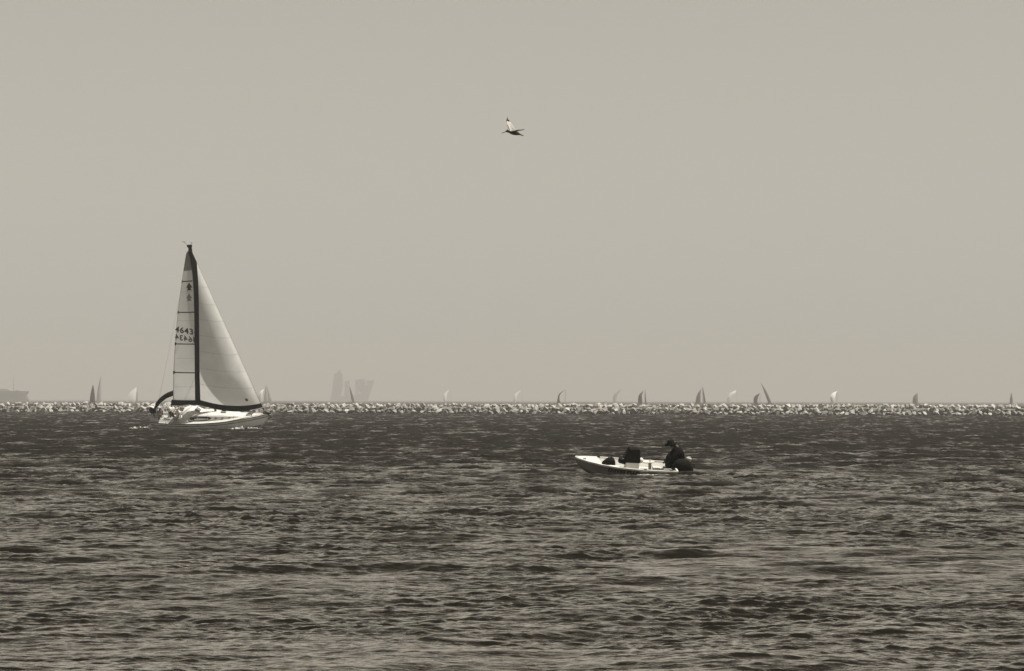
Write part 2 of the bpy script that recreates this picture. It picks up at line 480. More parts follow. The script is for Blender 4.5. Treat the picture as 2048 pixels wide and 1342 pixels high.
def yacht():
    root = empty('sailing_yacht', YM)
    tag(root, 'white sailing yacht heeling under two pale sails with dark edges', 'sailboat')
    # ---- hull
    X = [-5.3, -5.0, -4.2, -3, -1.5, 0, 1.5, 3, 4.2, 5.0, 5.5, 5.75]
    B = [1.22, 1.30, 1.48, 1.66, 1.78, 1.78, 1.66, 1.34, 0.90, 0.50, 0.20, 0.03]
    Zs = [0.98, 0.97, 0.95, 0.93, 0.93, 0.95, 1.00, 1.08, 1.17, 1.24, 1.29, 1.32]
    Zk = [0.35, 0.12, -0.15, -0.4, -0.5, -0.52, -0.5, -0.42, -0.2, 0.15, 0.65, 1.05]
    hb = lambda x: interp(X, B, x); sh = lambda x: interp(X, Zs, x); kl = lambda x: interp(X, Zk, x)
    xs = list(np.linspace(-5.3, 5.75, 45))
    secs = []
    for x in xs:
        b, z1, z0 = hb(x), sh(x), kl(x); half = []
        for i in range(9):
            t = i/8; half.append((b*math.sin(t*math.pi/2)**0.62 * (0.93 + 0.07*t), z0 + (z1-z0)*(t**1.5)))
        secs.append([(x, -y, z) for y, z in half[::-1]] + [(x, y, z) for y, z in half[1:]])
    m = MB(); m.loft(secs, close=False); n = len(secs[0])
    m.f.append(list(range(n)))
    hull = m.build('hull', mat('hull_paint', (0.84, 0.83, 0.79), 0.4, 0.12, 1.5), root, True)
    def stripe(name, dz0, dz1, mt, off=0.012):
        V = []; Fc = []
        for x in xs:
            b, z1, z0 = hb(x), sh(x), kl(x)
            for dz in (dz0, dz1):
                z = max(z1 - dz, z0); t = ((z-z0)/(z1-z0))**(1/1.5) if z1 > z0 else 0
                V.append((x, -(b*math.sin(t*math.pi/2)**0.62*(0.93+0.07*t) + off), z))
        for i in range(len(xs)-1): Fc.append((2*i, 2*i+1, 2*i+3, 2*i+2))
        V2 = [(x, -y, z) for x, y, z in V]; k = len(V)
        return mesh_obj(name, V + V2, Fc + [tuple(k+q for q in f)[::-1] for f in Fc], mt, hull)
    stripe('cove_stripe', 0.20, 0.26, mat('stripe_grey', (0.10, 0.095, 0.085), 0.5))
    stripe('boot_stripe', 0.88, 0.97, BLACK)
    for s in (-1, 1):
        MB().tube([(x, s*(hb(x)+0.015), sh(x)-0.01) for x in xs], 0.035, 5).build('toe_rail', ALU, root)
    # ---- deck
    V = []; Fc = []
    for x in xs:
        for t in np.linspace(-1, 1, 9): V.append((x, t*hb(x), sh(x) + 0.10*(1-t*t)*min(1, hb(x))))
    for i in range(len(xs)-1):
        for k in range(8): Fc.append((i*9+k, i*9+k+1, i*9+k+10, i*9+k+9))
    mesh_obj('deck', V, Fc, DECK, root, True)
    # ---- cabin trunk
    cx = [-1.6, -1.55, -0.8, 0.5, 1.8, 2.7, 3.3, 3.6]
    ch = [0.55, 0.62, 0.60, 0.54, 0.42, 0.26, 0.10, 0.02]
    cw = [1.12, 1.14, 1.18, 1.15, 1.0, 0.78, 0.52, 0.30]
    secs = []
    for x in np.linspace(-1.6, 3.6, 22):
        z = sh(x) + 0.04; hh = interp(cx, ch, x); w = interp(cx, cw, x)
        secs.append([(x, -w, z), (x, -w*0.93, z+hh*0.7), (x, -w*0.80, z+hh*0.93), (x, -w*0.4, z+hh*1.06), (x, 0, z+hh*1.1), (x, w*0.4, z+hh*1.06), (x, w*0.80, z+hh*0.93), (x, w*0.93, z+hh*0.7), (x, w, z)])
    cab = MB().loft(secs).build('cabin', GELCOAT, root, True)
    for s in (-1, 1):      # long smoked side windows
        V = []
        for i in range(24):
            a = 2*math.pi*i/24; x = -0.35 + 1.05*math.copysign(abs(math.cos(a))**0.6, math.cos(a)); hh = interp(cx, ch, x); w = interp(cx, cw, x)
            f = 0.44 + 0.34*math.sin(a)
            V.append((x, s*(w*(1-0.07*f/0.7) + 0.014), sh(x)+0.04+hh*f))
        mesh_obj('window', V, [tuple(range(24))], GLASS, cab)
    for x in (1.15, 1.75, 2.35):   # small portlights
        hh = interp(cx, ch, x); w = interp(cx, cw, x)
        V = [(x + 0.13*math.cos(a), -(w*0.96 + 0.02), sh(x)+0.04+hh*0.40 + 0.06*math.sin(a)) for a in np.linspace(0, 2*math.pi, 12, endpoint=False)]
        mesh_obj('portlight', V, [tuple(range(12))], GLASS, cab)
    def hatch(x, y, z, w, d, rx, nm='hatch'):
        f = MB().box((x, y, z), (w, d, 0.07), Euler((0, R(rx), 0)).to_matrix()).build(nm, GELCOAT, root)
        MB().box((x, y, z+0.045), (w-0.08, d-0.08, 0.03), Euler((0, R(rx), 0)).to_matrix()).build('pane', GLASS, f)
    hatch(4.05, 0, sh(4.05)+0.14, 0.62, 0.62, 1)
    hatch(1.6, -0.1, sh(1.6)+0.04+0.56, 0.50, 0.50, 4)
    # ---- cockpit coamings, wheel, dodger, bimini
    for s in (-1, 1):
        secs = []
        for x in np.linspace(-5.3, -1.5, 8):
            y0 = hb(x)*0.62; z = sh(x)+0.06; hh = 0.22 + 0.10*(x+5)/3.5
            secs.append([(x, s*(y0+0.36), z), (x, s*(y0+0.10), z+hh), (x, s*(y0-0.08), z+hh), (x, s*(y0-0.10), z)])
        MB().loft(secs).build('coaming', GELCOAT, root)
    secs = []
    for x, w, hh in ((-2.15, 1.10, 0.98), (-1.7, 1.12, 1.05), (-1.1, 1.10, 0.92), (-0.55, 1.0, 0.62)):
        z = sh(x)+0.10
        secs.append([(x, w*math.cos(a), z + hh*abs(math.sin(a))**0.95) for a in np.linspace(math.pi, 0, 13)])
    dod = MB().loft(secs, close=False).build('dodger', mat('canvas_white', (0.72, 0.71, 0.68), 0.85, 0.12, 3, translucent=0.25), root, True)
    mesh_obj('dodger_window', [(-0.62, -0.62, sh(-.6)+0.76), (-0.62, -0.08, sh(-.6)+0.84), (-1.0, -0.08, sh(-1)+1.10), (-1.0, -0.68, sh(-1)+1.0)], [(0, 1, 2, 3)], mat('vinyl_window', (0.16, 0.15, 0.14), 0.2), dod)
    # bimini: dark canvas arch seen end on, from boom end down to the stern rail
    arch = smoothpath([(309, 826), (311, 814), (319, 803), (331, 794), (339, 790.5), (347, 787.5)], 24)
    secs = []
    for i, (px, py) in enumerate(arch):
        a = loc(px, py, -1.15); b = loc(px + 3, py - 1.5, 1.05)
        up = Vector((0, 0, 0.02))
        secs.append([a + Vector((0, 0, -0.17)), a + Vector((0.0, -0.03, 0.17)), a.lerp(b, 0.5) + Vector((0, 0, 0.30)), b + Vector((0, 0.03, 0.17)), b + Vector((0, 0, -0.17)), a.lerp(b, 0.5) + Vector((0, 0, 0.20))])
    bim = MB().loft(secs).build('bimini', DARKCANVAS, root, True)
    for y in (-1.1, 1.0):
        MB().tube([loc(352, 791, y), loc(338, 845, y)], 0.018, 5).build('bimini_pole', STEEL, bim)
    wh = MB(); c = Vector((-3.9, 0, sh(-3.9)+0.75))
    wh.tube([c + Vector((0.05*math.sin(a), 0.48*math.cos(a), 0.48*math.sin(a))) for a in np.linspace(0, 2*math.pi, 25)], 0.02, 5)
    for a in (0, 1.05, 2.1): wh.tube([c + Vector((0, 0.48*math.cos(a), 0.48*math.sin(a))), c - Vector((0, 0.48*math.cos(a), 0.48*math.sin(a)))], 0.012, 4)
    wh.build('steering_wheel', STEEL, root)
    MB().loft([[(c.x-.15, -.12, sh(-3.9)), (c.x+.2, -.12, sh(-3.9)), (c.x+.2, .12, sh(-3.9)), (c.x-.15, .12, sh(-3.9))], [(c.x+.02, -.09, c.z+.2), (c.x+.2, -.09, c.z+.2), (c.x+.2, .09, c.z+.2), (c.x+.02, .09, c.z+.2)]]).build('pedestal', GELCOAT, root)
    # ---- rails
    for s in (-1, 1):
        st = [(-5.0), (-3.6), (-2.0), (-0.3), (1.4), (3.0), (4.5)]
        for x in st: MB().tube([(x, s*hb(x)*0.96, sh(x)), (x, s*hb(x)*0.98, sh(x)+0.62)], 0.014, 5).build('stanchion', STEEL, root)
        for hz in (0.34, 0.61): MB().tube([(x, s*hb(x)*0.97, sh(x)+hz) for x in st], 0.008, 4).build('lifeline', STEEL, root)
    pul = MB()
    for hz in (0.35, 0.66):
        pul.tube(smoothpath([(4.4, -hb(4.4)*.96, sh(4.4)+hz), (5.3, -hb(5.3)*.9-.05, sh(5.3)+hz), (5.95, 0, sh(5.7)+hz+.05), (5.3, hb(5.3)*.9+.05, sh(5.3)+hz), (4.4, hb(4.4)*.96, sh(4.4)+hz)], 20), 0.022, 5)
    for s in (-1, 1): pul.tube([(5.3, s*.2, sh(5.3)), (5.3, s*.3, sh(5.3)+.66)], 0.018, 5)
    pul.build('pulpit', GELCOAT, root)
    pus = MB()
    for hz in (0.28, 0.52, 0.76):
        pus.tube(smoothpath([(-3.6, -hb(-3.6)*.97, sh(-3.6)+hz), (-4.9, -1.25, sh(-5)+hz), (-5.35, -0.9, sh(-5)+hz), (-5.4, 0.9, sh(-5)+hz), (-4.9, 1.25, sh(-5)+hz), (-3.6, hb(-3.6)*.97, sh(-3.6)+hz)], 26), 0.026, 5)
    for y in (-1.2, -0.45, 0.45, 1.2): pus.tube([(-5.2, y, sh(-5)-0.05), (-5.36, y, sh(-5)+0.78)], 0.022, 5)
    pus.build('stern_rail', GELCOAT, root)
    an = MB().tube([(5.3, 0, sh(5.5)+.08), (5.95, 0, sh(5.5)+.06)], 0.07, 6); an.tube([(5.75, -.02, sh(5.5)), (6.05, 0, sh(5.5)-.30), (5.7, 0, sh(5.5)-.42)], 0.04, 5)
    an.build('anchor_roller', RUBBER, root)
    # swim platform and ladder at the stern
    MB().box((-5.45, 0, 0.50), (0.55, 1.9, 0.07)).build('swim_platform', GELCOAT, root)
    # ---- mast, boom, rigging
    top = loc(380, 492, 0.0); base = Vector((top.x + 0.42, 0, 1.45))
    base.x = loc(429, 805, 0.0).x
    mast = MB().tube([base, base.lerp(top, 0.6), top], [0.11, 0.10, 0.085], 8).build('mast', ALU, root, True)
    mh = MB().box(top + Vector((-0.05, 0, 0.0)), (0.42, 0.18, 0.20)); mh.box(top + Vector((-0.02, 0, -0.35)), (0.28, 0.16, 0.6))
    mh.tube([top + Vector((-.12, 0, 0)), top + Vector((-0.55, 0, 0.38))], 0.012, 4).tube([top + Vector((-.7, 0, .40)), top + Vector((-0.4, 0, 0.37))], 0.02, 4)
    mh.tube([top, top + Vector((0.18, 0, 0.30))], 0.012, 4).tube([top + Vector((0.1, 0, .33)), top + Vector((0.3, 0, 0.24))], 0.018, 4)
    mh.build('masthead_fitting', RUBBER, mast)
    for f in (0.36, 0.66):
        p = base.lerp(top, f); MB().tube([p + Vector((0, -1.0, 0.04)), p, p + Vector((0, 1.0, .04))], 0.025, 5).build('spreader', ALU, mast)
    MB().tube([top, (-5.3, 0, sh(-5)+.1)], 0.010, 4).build('backstay', STEEL, root)
    for s in (-1, 1): MB().tube([top - Vector((0, 0, .3)), base.lerp(top, .66) + Vector((0, s*1.0, 0)), base.lerp(top, .36) + Vector((0, s*1.0, 0)), (base.x-.1, s*hb(0)*.9, 1.0)], 0.008, 4).build('shroud', STEEL, root)
    # ---- mainsail
    lp = [(346, 800, -1.25), (347, 745, -1.2), (350, 690, -1.08), (356, 620, -0.85), (364, 560, -0.5), (372, 510, -0.12), (376.5, 500, 0.0)]
    lz = [1 - (y-500)/300 for _, y, _ in lp]
    LP = smoothpath(lp, 60); LV = [1 - (p[1]-500)/300 for p in LP]
    def main_leech(v):
        v = min(max(v, 0), 1)
        return loc(interp(LV, [p[0] for p in LP], v), interp(LV, [p[1] for p in LP], v), interp(LV, [p[2] for p in LP], v))
    tk = loc(424, 800, 0.0); hd = base.lerp(top, 0.985)
    main_luff = lambda v: Vector(tk).lerp(hd, v) + Vector((-0.11, 0, 0))
    SM = sail_surface(main_luff, main_leech, 0.055)
    ms = patch(SM, K(0), K(1), 0, 0.998, 16, 40, 0, 'mainsail', SAILCLOTH, root)
    patch(SM, K(0.02), K(0.995), 0.86, 0.985, 8, 8, 0.02, 'head_grey', SAILGREY, ms)  # greyer layer laid over the top of the mainsail
    for v in (0.79, 0.585, 0.375, 0.185):
        w = 0.0034
        bt = patch(SM, K(0.12), K(1.0), v-w, v+w, 10, 1, 0.03, 'batten', PRINT, ms)
        patch(SM, K(0.955), K(1.012), v-0.010, v+0.010, 2, 2, 0.035, 'batten_end', PRINT, ms)
    for v in (0.72, 0.53, 0.28, 0.09):
        patch(SM, K(0.05), K(0.99), v-0.0012, v+0.0012, 10, 1, 0.018, 'seam', SEAM, ms)
    patch(SM, K(0.975), K(1.0), 0.0, 0.97, 1, 30, 0.022, 'leech_tape', SEAM, ms)
    # sail number: the near one reads, the far one shows through reversed
    # pixel -> (u, v) on the main, by search
    def uv_of(px, py):
        best = None
        for v in np.linspace(0.05, 0.95, 91):
            for u in np.linspace(0.2, 1.0, 41):
                p = YM @ SM(u, v); d = CM.transposed() @ (p - Vector((0, 0, CAM_H)))
                x = 1024 + F*d.x/-d.z; y = 671 - F*d.y/-d.z
                e = (x-px)**2 + (y-py)**2
                if best is None or e < best[0]: best = (e, u, v)
        return best[1], best[2]
    def number(txt, pc, nm, mt, mirror, slope, size, off):
        u0, v0 = uv_of(*pc); e = 0.01
        du = (SM(u0+e, v0) - SM(u0-e, v0)).length/(2*e); dv = (SM(u0, v0+e) - SM(u0, v0-e)).length/(2*e)
        text_on(SM, txt, lambda x: u0 - x/du, lambda y, x: v0 + (y - slope*x)/dv, off, nm, mt, ms, size, mirror)
    number('46434', (373.5, 663.5), 'sail_number', PRINT, False, 0.16, 0.72, 0.035)
    number('46434', (371, 677), 'reverse_sail_number', PRINT2, True, 0.16, 0.68, 0.030)
    # emblem: pointed leaf-like arrow above a small base, and its ghost from the far side
    def emblem(pc, nm, mt, sc, off):
        u0, v0 = uv_of(*pc); e = 0.01
        du = (SM(u0+e, v0) - SM(u0-e, v0)).length/(2*e); dv = (SM(u0, v0+e) - SM(u0, v0-e)).length/(2*e)
        pts = [(0, .42), (.13, .20), (.27, -.05), (.10, -.03), (.14, -.16), (.22, -.30), (.08, -.24), (0, -.30), (-.08, -.24), (-.22, -.30), (-.14, -.16), (-.10, -.03), (-.27, -.05), (-.13, .20)]
        V = [SM(u0, v0, off)] + [SM(u0 - x*sc/du, v0 + y*sc/dv, off) for x, y in pts]
        mesh_obj(nm, V, [(0, i+1, (i+1) % len(pts) + 1) for i in range(len(pts))], mt, ms)
    emblem((378, 573), 'emblem', PRINT, 1.0, 0.035)
    emblem((378, 597), 'reverse_emblem', mat('sail_print_ghost', (0.34, 0.33, 0.31), 0.8, 0.1, 4, translucent=0.3, spec=0.2), 1.0, 0.030)
    # boom with its dark cover
    c0 = SM(0.0, 0.0) + Vector((0.1, 0, -0.06)); c1 = SM(1.0, 0.0) + Vector((-0.12, 0, -0.06))
    secs = []
    for t in np.linspace(0, 1, 14):
        p = c0.lerp(c1, t); hh = 0.30 + 0.03*math.sin(9*t); w = 0.17
        secs.append([p + Vector((0, w*math.cos(a), -hh*0.55 + hh*math.sin(a)*0.85)) for a in np.linspace(0, 2*math.pi, 10, endpoint=False)])
    MB().loft(secs).build('boom_cover', DARKCANVAS, root, True)
    MB().tube([c0 + Vector((0, 0, -.25)), c1 + Vector((-.1, 0, -.25))], 0.09, 7).build('boom', ALU, root)
    # ---- genoa
    H = loc(383, 502, -0.12); T = loc(526, 816, 0.0)
    ep = smoothpath([(391, 806, -1.75), (390.3, 760, -1.7), (389.6, 700, -1.5), (388.6, 620, -1.15), (386, 562, -0.75), (381.5, 524, -0.4), (377, 501, -0.12)], 60)
    EV = [1 - (p[1]-500)/306 for p in ep]
    def jib_leech(v):
        v = min(max(v, 0), 1)
        return loc(interp(EV, [p[0] for p in ep], v), interp(EV, [p[1] for p in ep], v), interp(EV, [p[2] for p in ep], v))
    jib_luff = lambda v: Vector(T).lerp(H, v)
    SJ = sail_surface(jib_luff, jib_leech, 0.12, sag=0.42)
    js = patch(SJ, K(0), K(1), 0, 0.999, 22, 44, 0, 'genoa', SAILCLOTH, root)
    chord = lambda v: max((jib_leech(v) - jib_luff(v)).length, 0.02)
    patch(SJ, lambda v: max(0.0, 1 - (0.46 + 0.3*max(0, v-0.6))/chord(v)), K(1.004), 0.0, 0.999, 5, 44, 0.03, 'leech_strip', DARKCANVAS, js)
    V = []; Fc = []
    for i in range(41):
        u = i/40*1.0
        for k in range(4): V.append(SJ(u, 0.0305*k/3, 0.032))
    for i in range(40):
        for k in range(3): Fc.append((i*4+k, (i+1)*4+k, (i+1)*4+k+1, i*4+k+1))
    mesh_obj('foot_strip', V, Fc, DARKCANVAS, js, True)
    for v in (0.13, 0.235, 0.345, 0.45, 0.555, 0.66, 0.77):
        patch(SJ, K(0.02), lambda q: max(0.05, 1 - 0.5/chord(q)), v-0.0013, v+0.0013, 14, 1, 0.015, 'seam', SEAM, js)
    u0, v0 = 0.20, 0.062
    pc = SJ(0.18, 0.064, 0.03)
    mesh_obj('draft_dot', [SJ(0.17 + 0.022*math.cos(a), 0.062 + 0.0085*math.sin(a), 0.03) for a in np.linspace(0, 2*math.pi, 14, endpoint=False)], [tuple(range(14))], PRINT2, js)
    MB().tube([T + Vector((0.1, 0, -.35)), T], 0.05, 6).build('furling_drum', RUBBER, root)
    MB().tube([T, H], 0.02, 5).build('forestay', STEEL, root)
    MB().tube([jib_leech(0), loc(352, 838, -1.5)], 0.012, 4).build('sheet', BLACK, root)
    return hb, sh
hb, sh = yacht()

# things on the yacht
def figure(name, label, M_, pose, mats_, group=None, hat=None):
    """person: pose = joint positions in the figure's own frame (x forward, z up, metres)"""
    root = empty(name, M_)
    tag(root, label, 'person', group)
    J = {}
    E = []
    def j(k, p, r, link=None):
        J[k] = (Vector(p), r)
        if link: E.append((link, k))
    p = pose
    j('pelvis', p['pelvis'], (0.15, 0.13))
    j('waist', Vector(p['pelvis']).lerp(Vector(p['chest']), 0.45), (0.145, 0.115), 'pelvis')
    j('chest', p['chest'], (0.17, 0.13), 'waist')
    j('neckb', p['neck'], (0.07, 0.07), 'chest')
    hd = Vector(p['head'])
    j('headb', Vector(p['neck']).lerp(hd, 0.6), (0.075, 0.08), 'neckb')
    j('head', hd, (0.085, 0.10), 'headb'); j('crown', hd + (hd - Vector(p['neck'])).normalized()*0.09, (0.07, 0.08), 'head')
    f = Vector(p.get('face', (1, 0, 0)))
    for s, n in ((1, 'l'), (-1, 'r')):
        j('sh'+n, p['sh'+n], 0.075, 'chest'); j('el'+n, p['el'+n], 0.05, 'sh'+n); j('wr'+n, p['wr'+n], 0.035, 'el'+n)
        d = (Vector(p['wr'+n]) - Vector(p['el'+n])).normalized(); w = Vector(p['wr'+n]); sd = d.cross(Vector((0, 0, 1))).normalized() if abs(d.z) < .95 else Vector((0, 1, 0))
        j('pm'+n, w + d*0.07, (0.042, 0.022), 'wr'+n)
        for k in range(4):
            b = w + d*0.09 + sd*(0.026*(1.5-k)); l = (0.07, 0.085, 0.08, 0.06)[k]
            j(f'f{k}{n}', b, 0.010, 'pm'+n); j(f'g{k}{n}', b + d*l*0.55 - Vector((0, 0, .012)), 0.009, f'f{k}{n}'); j(f'h{k}{n}', b + d*l*.8 - Vector((0, 0, .04)), 0.008, f'g{k}{n}')
        j('th'+n, w + d*0.03 + sd*0.05, 0.012, 'wr'+n); j('ti'+n, w + d*0.08 + sd*0.065 - Vector((0, 0, .015)), 0.010, 'th'+n)
        j('hp'+n, p['hp'+n], 0.11, 'pelvis'); j('kn'+n, p['kn'+n], 0.075, 'hp'+n); j('an'+n, p['an'+n], 0.05, 'kn'+n); j('to'+n, p['to'+n], (0.045, 0.035), 'an'+n)
    body = skinned('body', J, E, 'pelvis', mats_['skin'], root, 1)
    # face: nose, eyes, mouth as small relief; hair or hat
    up = (hd - Vector(p['neck'])).normalized(); sd = up.cross(f).normalized(); ff = sd.cross(up).normalized()
    nose = MB().loft([[hd + ff*0.075 + up*0.02 + sd*0.006, hd + ff*0.075 + up*0.02 - sd*0.006, hd + ff*0.07 + up*0.0], [hd + ff*0.115 - up*0.035 + sd*0.014, hd + ff*0.115 - up*0.035 - sd*0.014, hd + ff*0.08 - up*0.04]])
    nose.build('nose', mats_['skin'], root, True)
    for s in (-1, 1):
        MB().rbox(hd + ff*0.088 + sd*(s*0.032) + up*0.005, (0.025, 0.025, 0.016), 1.0, 8, 5).build('eye', BLACK, root)
        MB().rbox(hd + sd*(s*0.09) - up*0.01, (0.03, 0.02, 0.06), 1.0, 8, 5).build('ear', mats_['skin'], root)
    MB().box(hd + ff*0.095 - up*0.062, (0.02, 0.045, 0.008)).build('mouth', mats_['hair'], root)
    Q = Matrix((ff, sd, up)).transposed()
    if hat == 'brim':
        m = MB(); c = hd + up*0.05
        hu = (up*0.35 + Vector((0, 0, 1))).normalized(); hs = hu.cross(f).normalized(); Q = Matrix((hs.cross(hu).normalized(), hs, hu)).transposed()
        ring = lambda r, z, k=0: [c + Q @ Vector((r*math.cos(a)*(1.1 if math.cos(a) > 0 else 1), r*math.sin(a), z)) for a in np.linspace(0, 2*math.pi, 16, endpoint=False)]
        m.loft([ring(mats_.get('brim', 0.17), -0.015), ring(0.115, 0.0), ring(0.11, 0.07), ring(0.07, 0.115), ring(0.01, 0.12)])
        m.build('hat', mats_['hat'], root, True)
    else:
        m = MB().rbox(hd - ff*0.022 + up*0.035, (0.20, 0.19, 0.20), 0.9, 12, 8, Q); m.jitter(0.012, 20)
        m.build('hair', mats_['hair'], root, True)
        if hat == 'cap':
            m = MB().rbox(hd + up*0.062, (0.215, 0.20, 0.12), 0.9, 12, 6, Q); m.box(hd + ff*0.14 + up*0.045, (0.12, 0.15, 0.012), Q)
            m.build('cap', mats_['hat'], root, True)
    # clothes: shirt round trunk and upper arms, trousers round hips and legs
    def cloth(nm, keys, grow, mt, rootk, cut={}):
        jj = {}
        for k in keys:
            q, r = J[k]
            if k in cut:
                a, t = cut[k]; q = J[a][0].lerp(q, t)
            jj[k] = (q, tuple(x + grow for x in r) if isinstance(r, tuple) else r + grow)
        ee = [(a, b) for a, b in E if a in jj and b in jj]
        return skinned(nm, jj, ee, rootk, mt, root, 1)
    cloth('shirt', ['pelvis', 'waist', 'chest', 'shl', 'ell', 'shr', 'elr'] + (['wrl', 'wrr'] if mats_.get('long') else []), mats_.get('grow', 0.022), mats_['shirt'], 'pelvis', {} if mats_.get('long') else {'ell': ('shl', .7), 'elr': ('shr', .7)})
    cloth('trousers', ['pelvis', 'hpl', 'knl', 'anl', 'hpr', 'knr', 'anr'], mats_.get('grow', 0.020), mats_['trousers'], 'pelvis', {'anl': ('knl', .9), 'anr': ('knr', .9)})
    return root
STAND = dict(pelvis=(0, 0, .95), chest=(0.04, 0, 1.30), neck=(0.06, 0, 1.50), head=(0.09, 0, 1.64), shl=(0.04, .19, 1.40), shr=(0.04, -.19, 1.40),
             ell=(0.16, .27, 1.14), elr=(0.16, -.27, 1.14), wrl=(0.40, .20, 1.05), wrr=(0.40, -.20, 1.05), hpl=(0, .10, .90), hpr=(0, -.10, .90),
             knl=(0.05, .14, .50), knr=(0.03, -.14, .50), anl=(0, .15, .08), anr=(0, -.15, .08), tol=(0.16, .16, .04), tor=(0.16, -.16, .04))
SIT = dict(pelvis=(0, 0, .10), chest=(0.05, 0, .46), neck=(0.09, 0, .66), head=(0.13, 0, .80), shl=(0.06, .19, .56), shr=(0.06, -.19, .56),
           ell=(0.14, .26, .30), elr=(0.14, -.26, .30), wrl=(0.36, .16, .20), wrr=(0.36, -.16, .20), hpl=(0.05, .10, .08), hpr=(0.05, -.10, .08),
           knl=(0.46, .13, .12), knr=(0.46, -.13, .12), anl=(0.46, .13, -.30), anr=(0.46, -.13, -.30), tol=(0.60, .13, -.35), tor=(0.60, -.13, -.35))
WHITE_SHIRT = mat('white_shirt', (0.70, 0.69, 0.66), 0.9, 0.1, 6)
GREY_SHIRT = mat('grey_shirt', (0.34, 0.33, 0.30), 0.9, 0.1, 6)
HAIR = mat('dark_hair', (0.025, 0.02, 0.016), 0.7, 0.3, 20)
figure('person', 'helmsman in pale top and dark trousers standing in the yacht cockpit', YM @ Matrix.Translation((-3.35, -0.75, 0.72)) @ Matrix.Rotation(R(-10), 4, 'X') @ Matrix.Rotation(R(-25), 4, 'Z'),
       STAND, dict(skin=SKIN, hair=HAIR, hat=HAIR, shirt=WHITE_SHIRT, trousers=BLACK), 'crew of the yacht')
figure('person', 'crew member seated by the yacht stern rail under the dark bimini', YM @ Matrix.Translation((-4.55, -0.55, 1.10)) @ Matrix.Rotation(R(-12), 4, 'X') @ Matrix.Rotation(R(-60), 4, 'Z'),
       SIT, dict(skin=SKIN, hair=HAIR, hat=WHITE_SHIRT, shirt=GREY_SHIRT, trousers=BLACK), 'crew of the yacht')
figure('person', 'crew member in white sitting on the yacht near the pale dodger', YM @ Matrix.Translation((-2.55, -0.95, 1.28)) @ Matrix.Rotation(R(-12), 4, 'X') @ Matrix.Rotation(R(-100), 4, 'Z'),
       SIT, dict(skin=SKIN, hair=HAIR, hat=WHITE_SHIRT, shirt=WHITE_SHIRT, trousers=GREY_SHIRT), 'crew of the yacht', 'cap')

def stern_outboard():
    c = loc(305, 824, -0.75)
    root = empty('outboard_motor', YM @ Matrix.Translation(c))
    tag(root, 'small dark outboard motor with white cover hung on the yacht stern rail', 'motor')
    MB().rbox((0, 0, 0.10), (0.48, 0.36, 0.62), 0.6, 12, 8, Euler((0, R(-20), 0)).to_matrix()).build('cowl', RUBBER, root, True)
    MB().loft([[(0.02, -.07, -.15), (.14, -.07, -.15), (.14, .07, -.15), (.02, .07, -.15)], [(0.12, -.05, -.72), (.22, -.05, -.72), (.22, .05, -.72), (.12, .05, -.72)]]).build('leg', RUBBER, root)
    m = MB()
    secs = []
    for t in np.linspace(0, 1, 8):
        x = -0.48 + 0.95*t; w = 0.16 + 0.05*math.sin(3.1*t); z = 0.42 + 0.10*math.sin(3.1*t) - 0.35*max(0, t-.45)
        secs.append([(x, -w, z-.05), (x, -w*.6, z+.05), (x, w*.6, z+.05), (x, w, z-.05)])
    m.loft(secs).build('cover', GELCOAT, root, True)
stern_outboard()

# foam along the hull and astern
def foam(name, label, path, w, hgt, seed, n=70):
    g = random.Random(seed); m = MB(); pts = smoothpath(path, n)
    L = sum(math.dist(pts[i], pts[i+1]) for i in range(n))
    for i in range(n):
        p = pts[i]; env = math.sin(math.pi*(i + 0.5)/n)**0.5
        dens = 0.6 + 0.9*mnoise.noise(Vector((i*0.17, seed, 0)))
        for k in range(3):
            if g.random() > dens + 0.25: continue
            a = L/n*g.uniform(0.8, 2.6); z = hgt*env*g.uniform(0.25, 1.0)*max(0.2, dens)
            c = (p[0] + g.uniform(-1, 1)*L/n, p[1] + g.gauss(0, 0.45)*w, z*0.18)
            m.rbox(c, (a, a*g.uniform(0.5, 1.1), z*0.9), 0.9, 7, 5, Euler((0, 0, g.uniform(0, 3))).to_matrix())
    m.jitter(hgt*0.25, 3.0/max(w, 0.1))
    tag(m.build(name, FOAM, None, True), label, None, None, 'stuff')
pl = lambda px, dY=0.0: (P(px, 857, YY_ + dY).x, YY_ + dY)
foam('bow_foam', 'white foam thrown up along the yacht bow', [pl(448, -3.3), pl(470, -3.6), pl(495, -3.7), pl(512, -3.2), pl(524, -2.9)], 0.6, 0.55, 3)
foam('wake_foam', 'white streak of wake foam behind the yacht stern', [pl(258, 1), pl(275, 0), pl(290, -1), pl(306, -1)], 0.8, 0.5, 9)

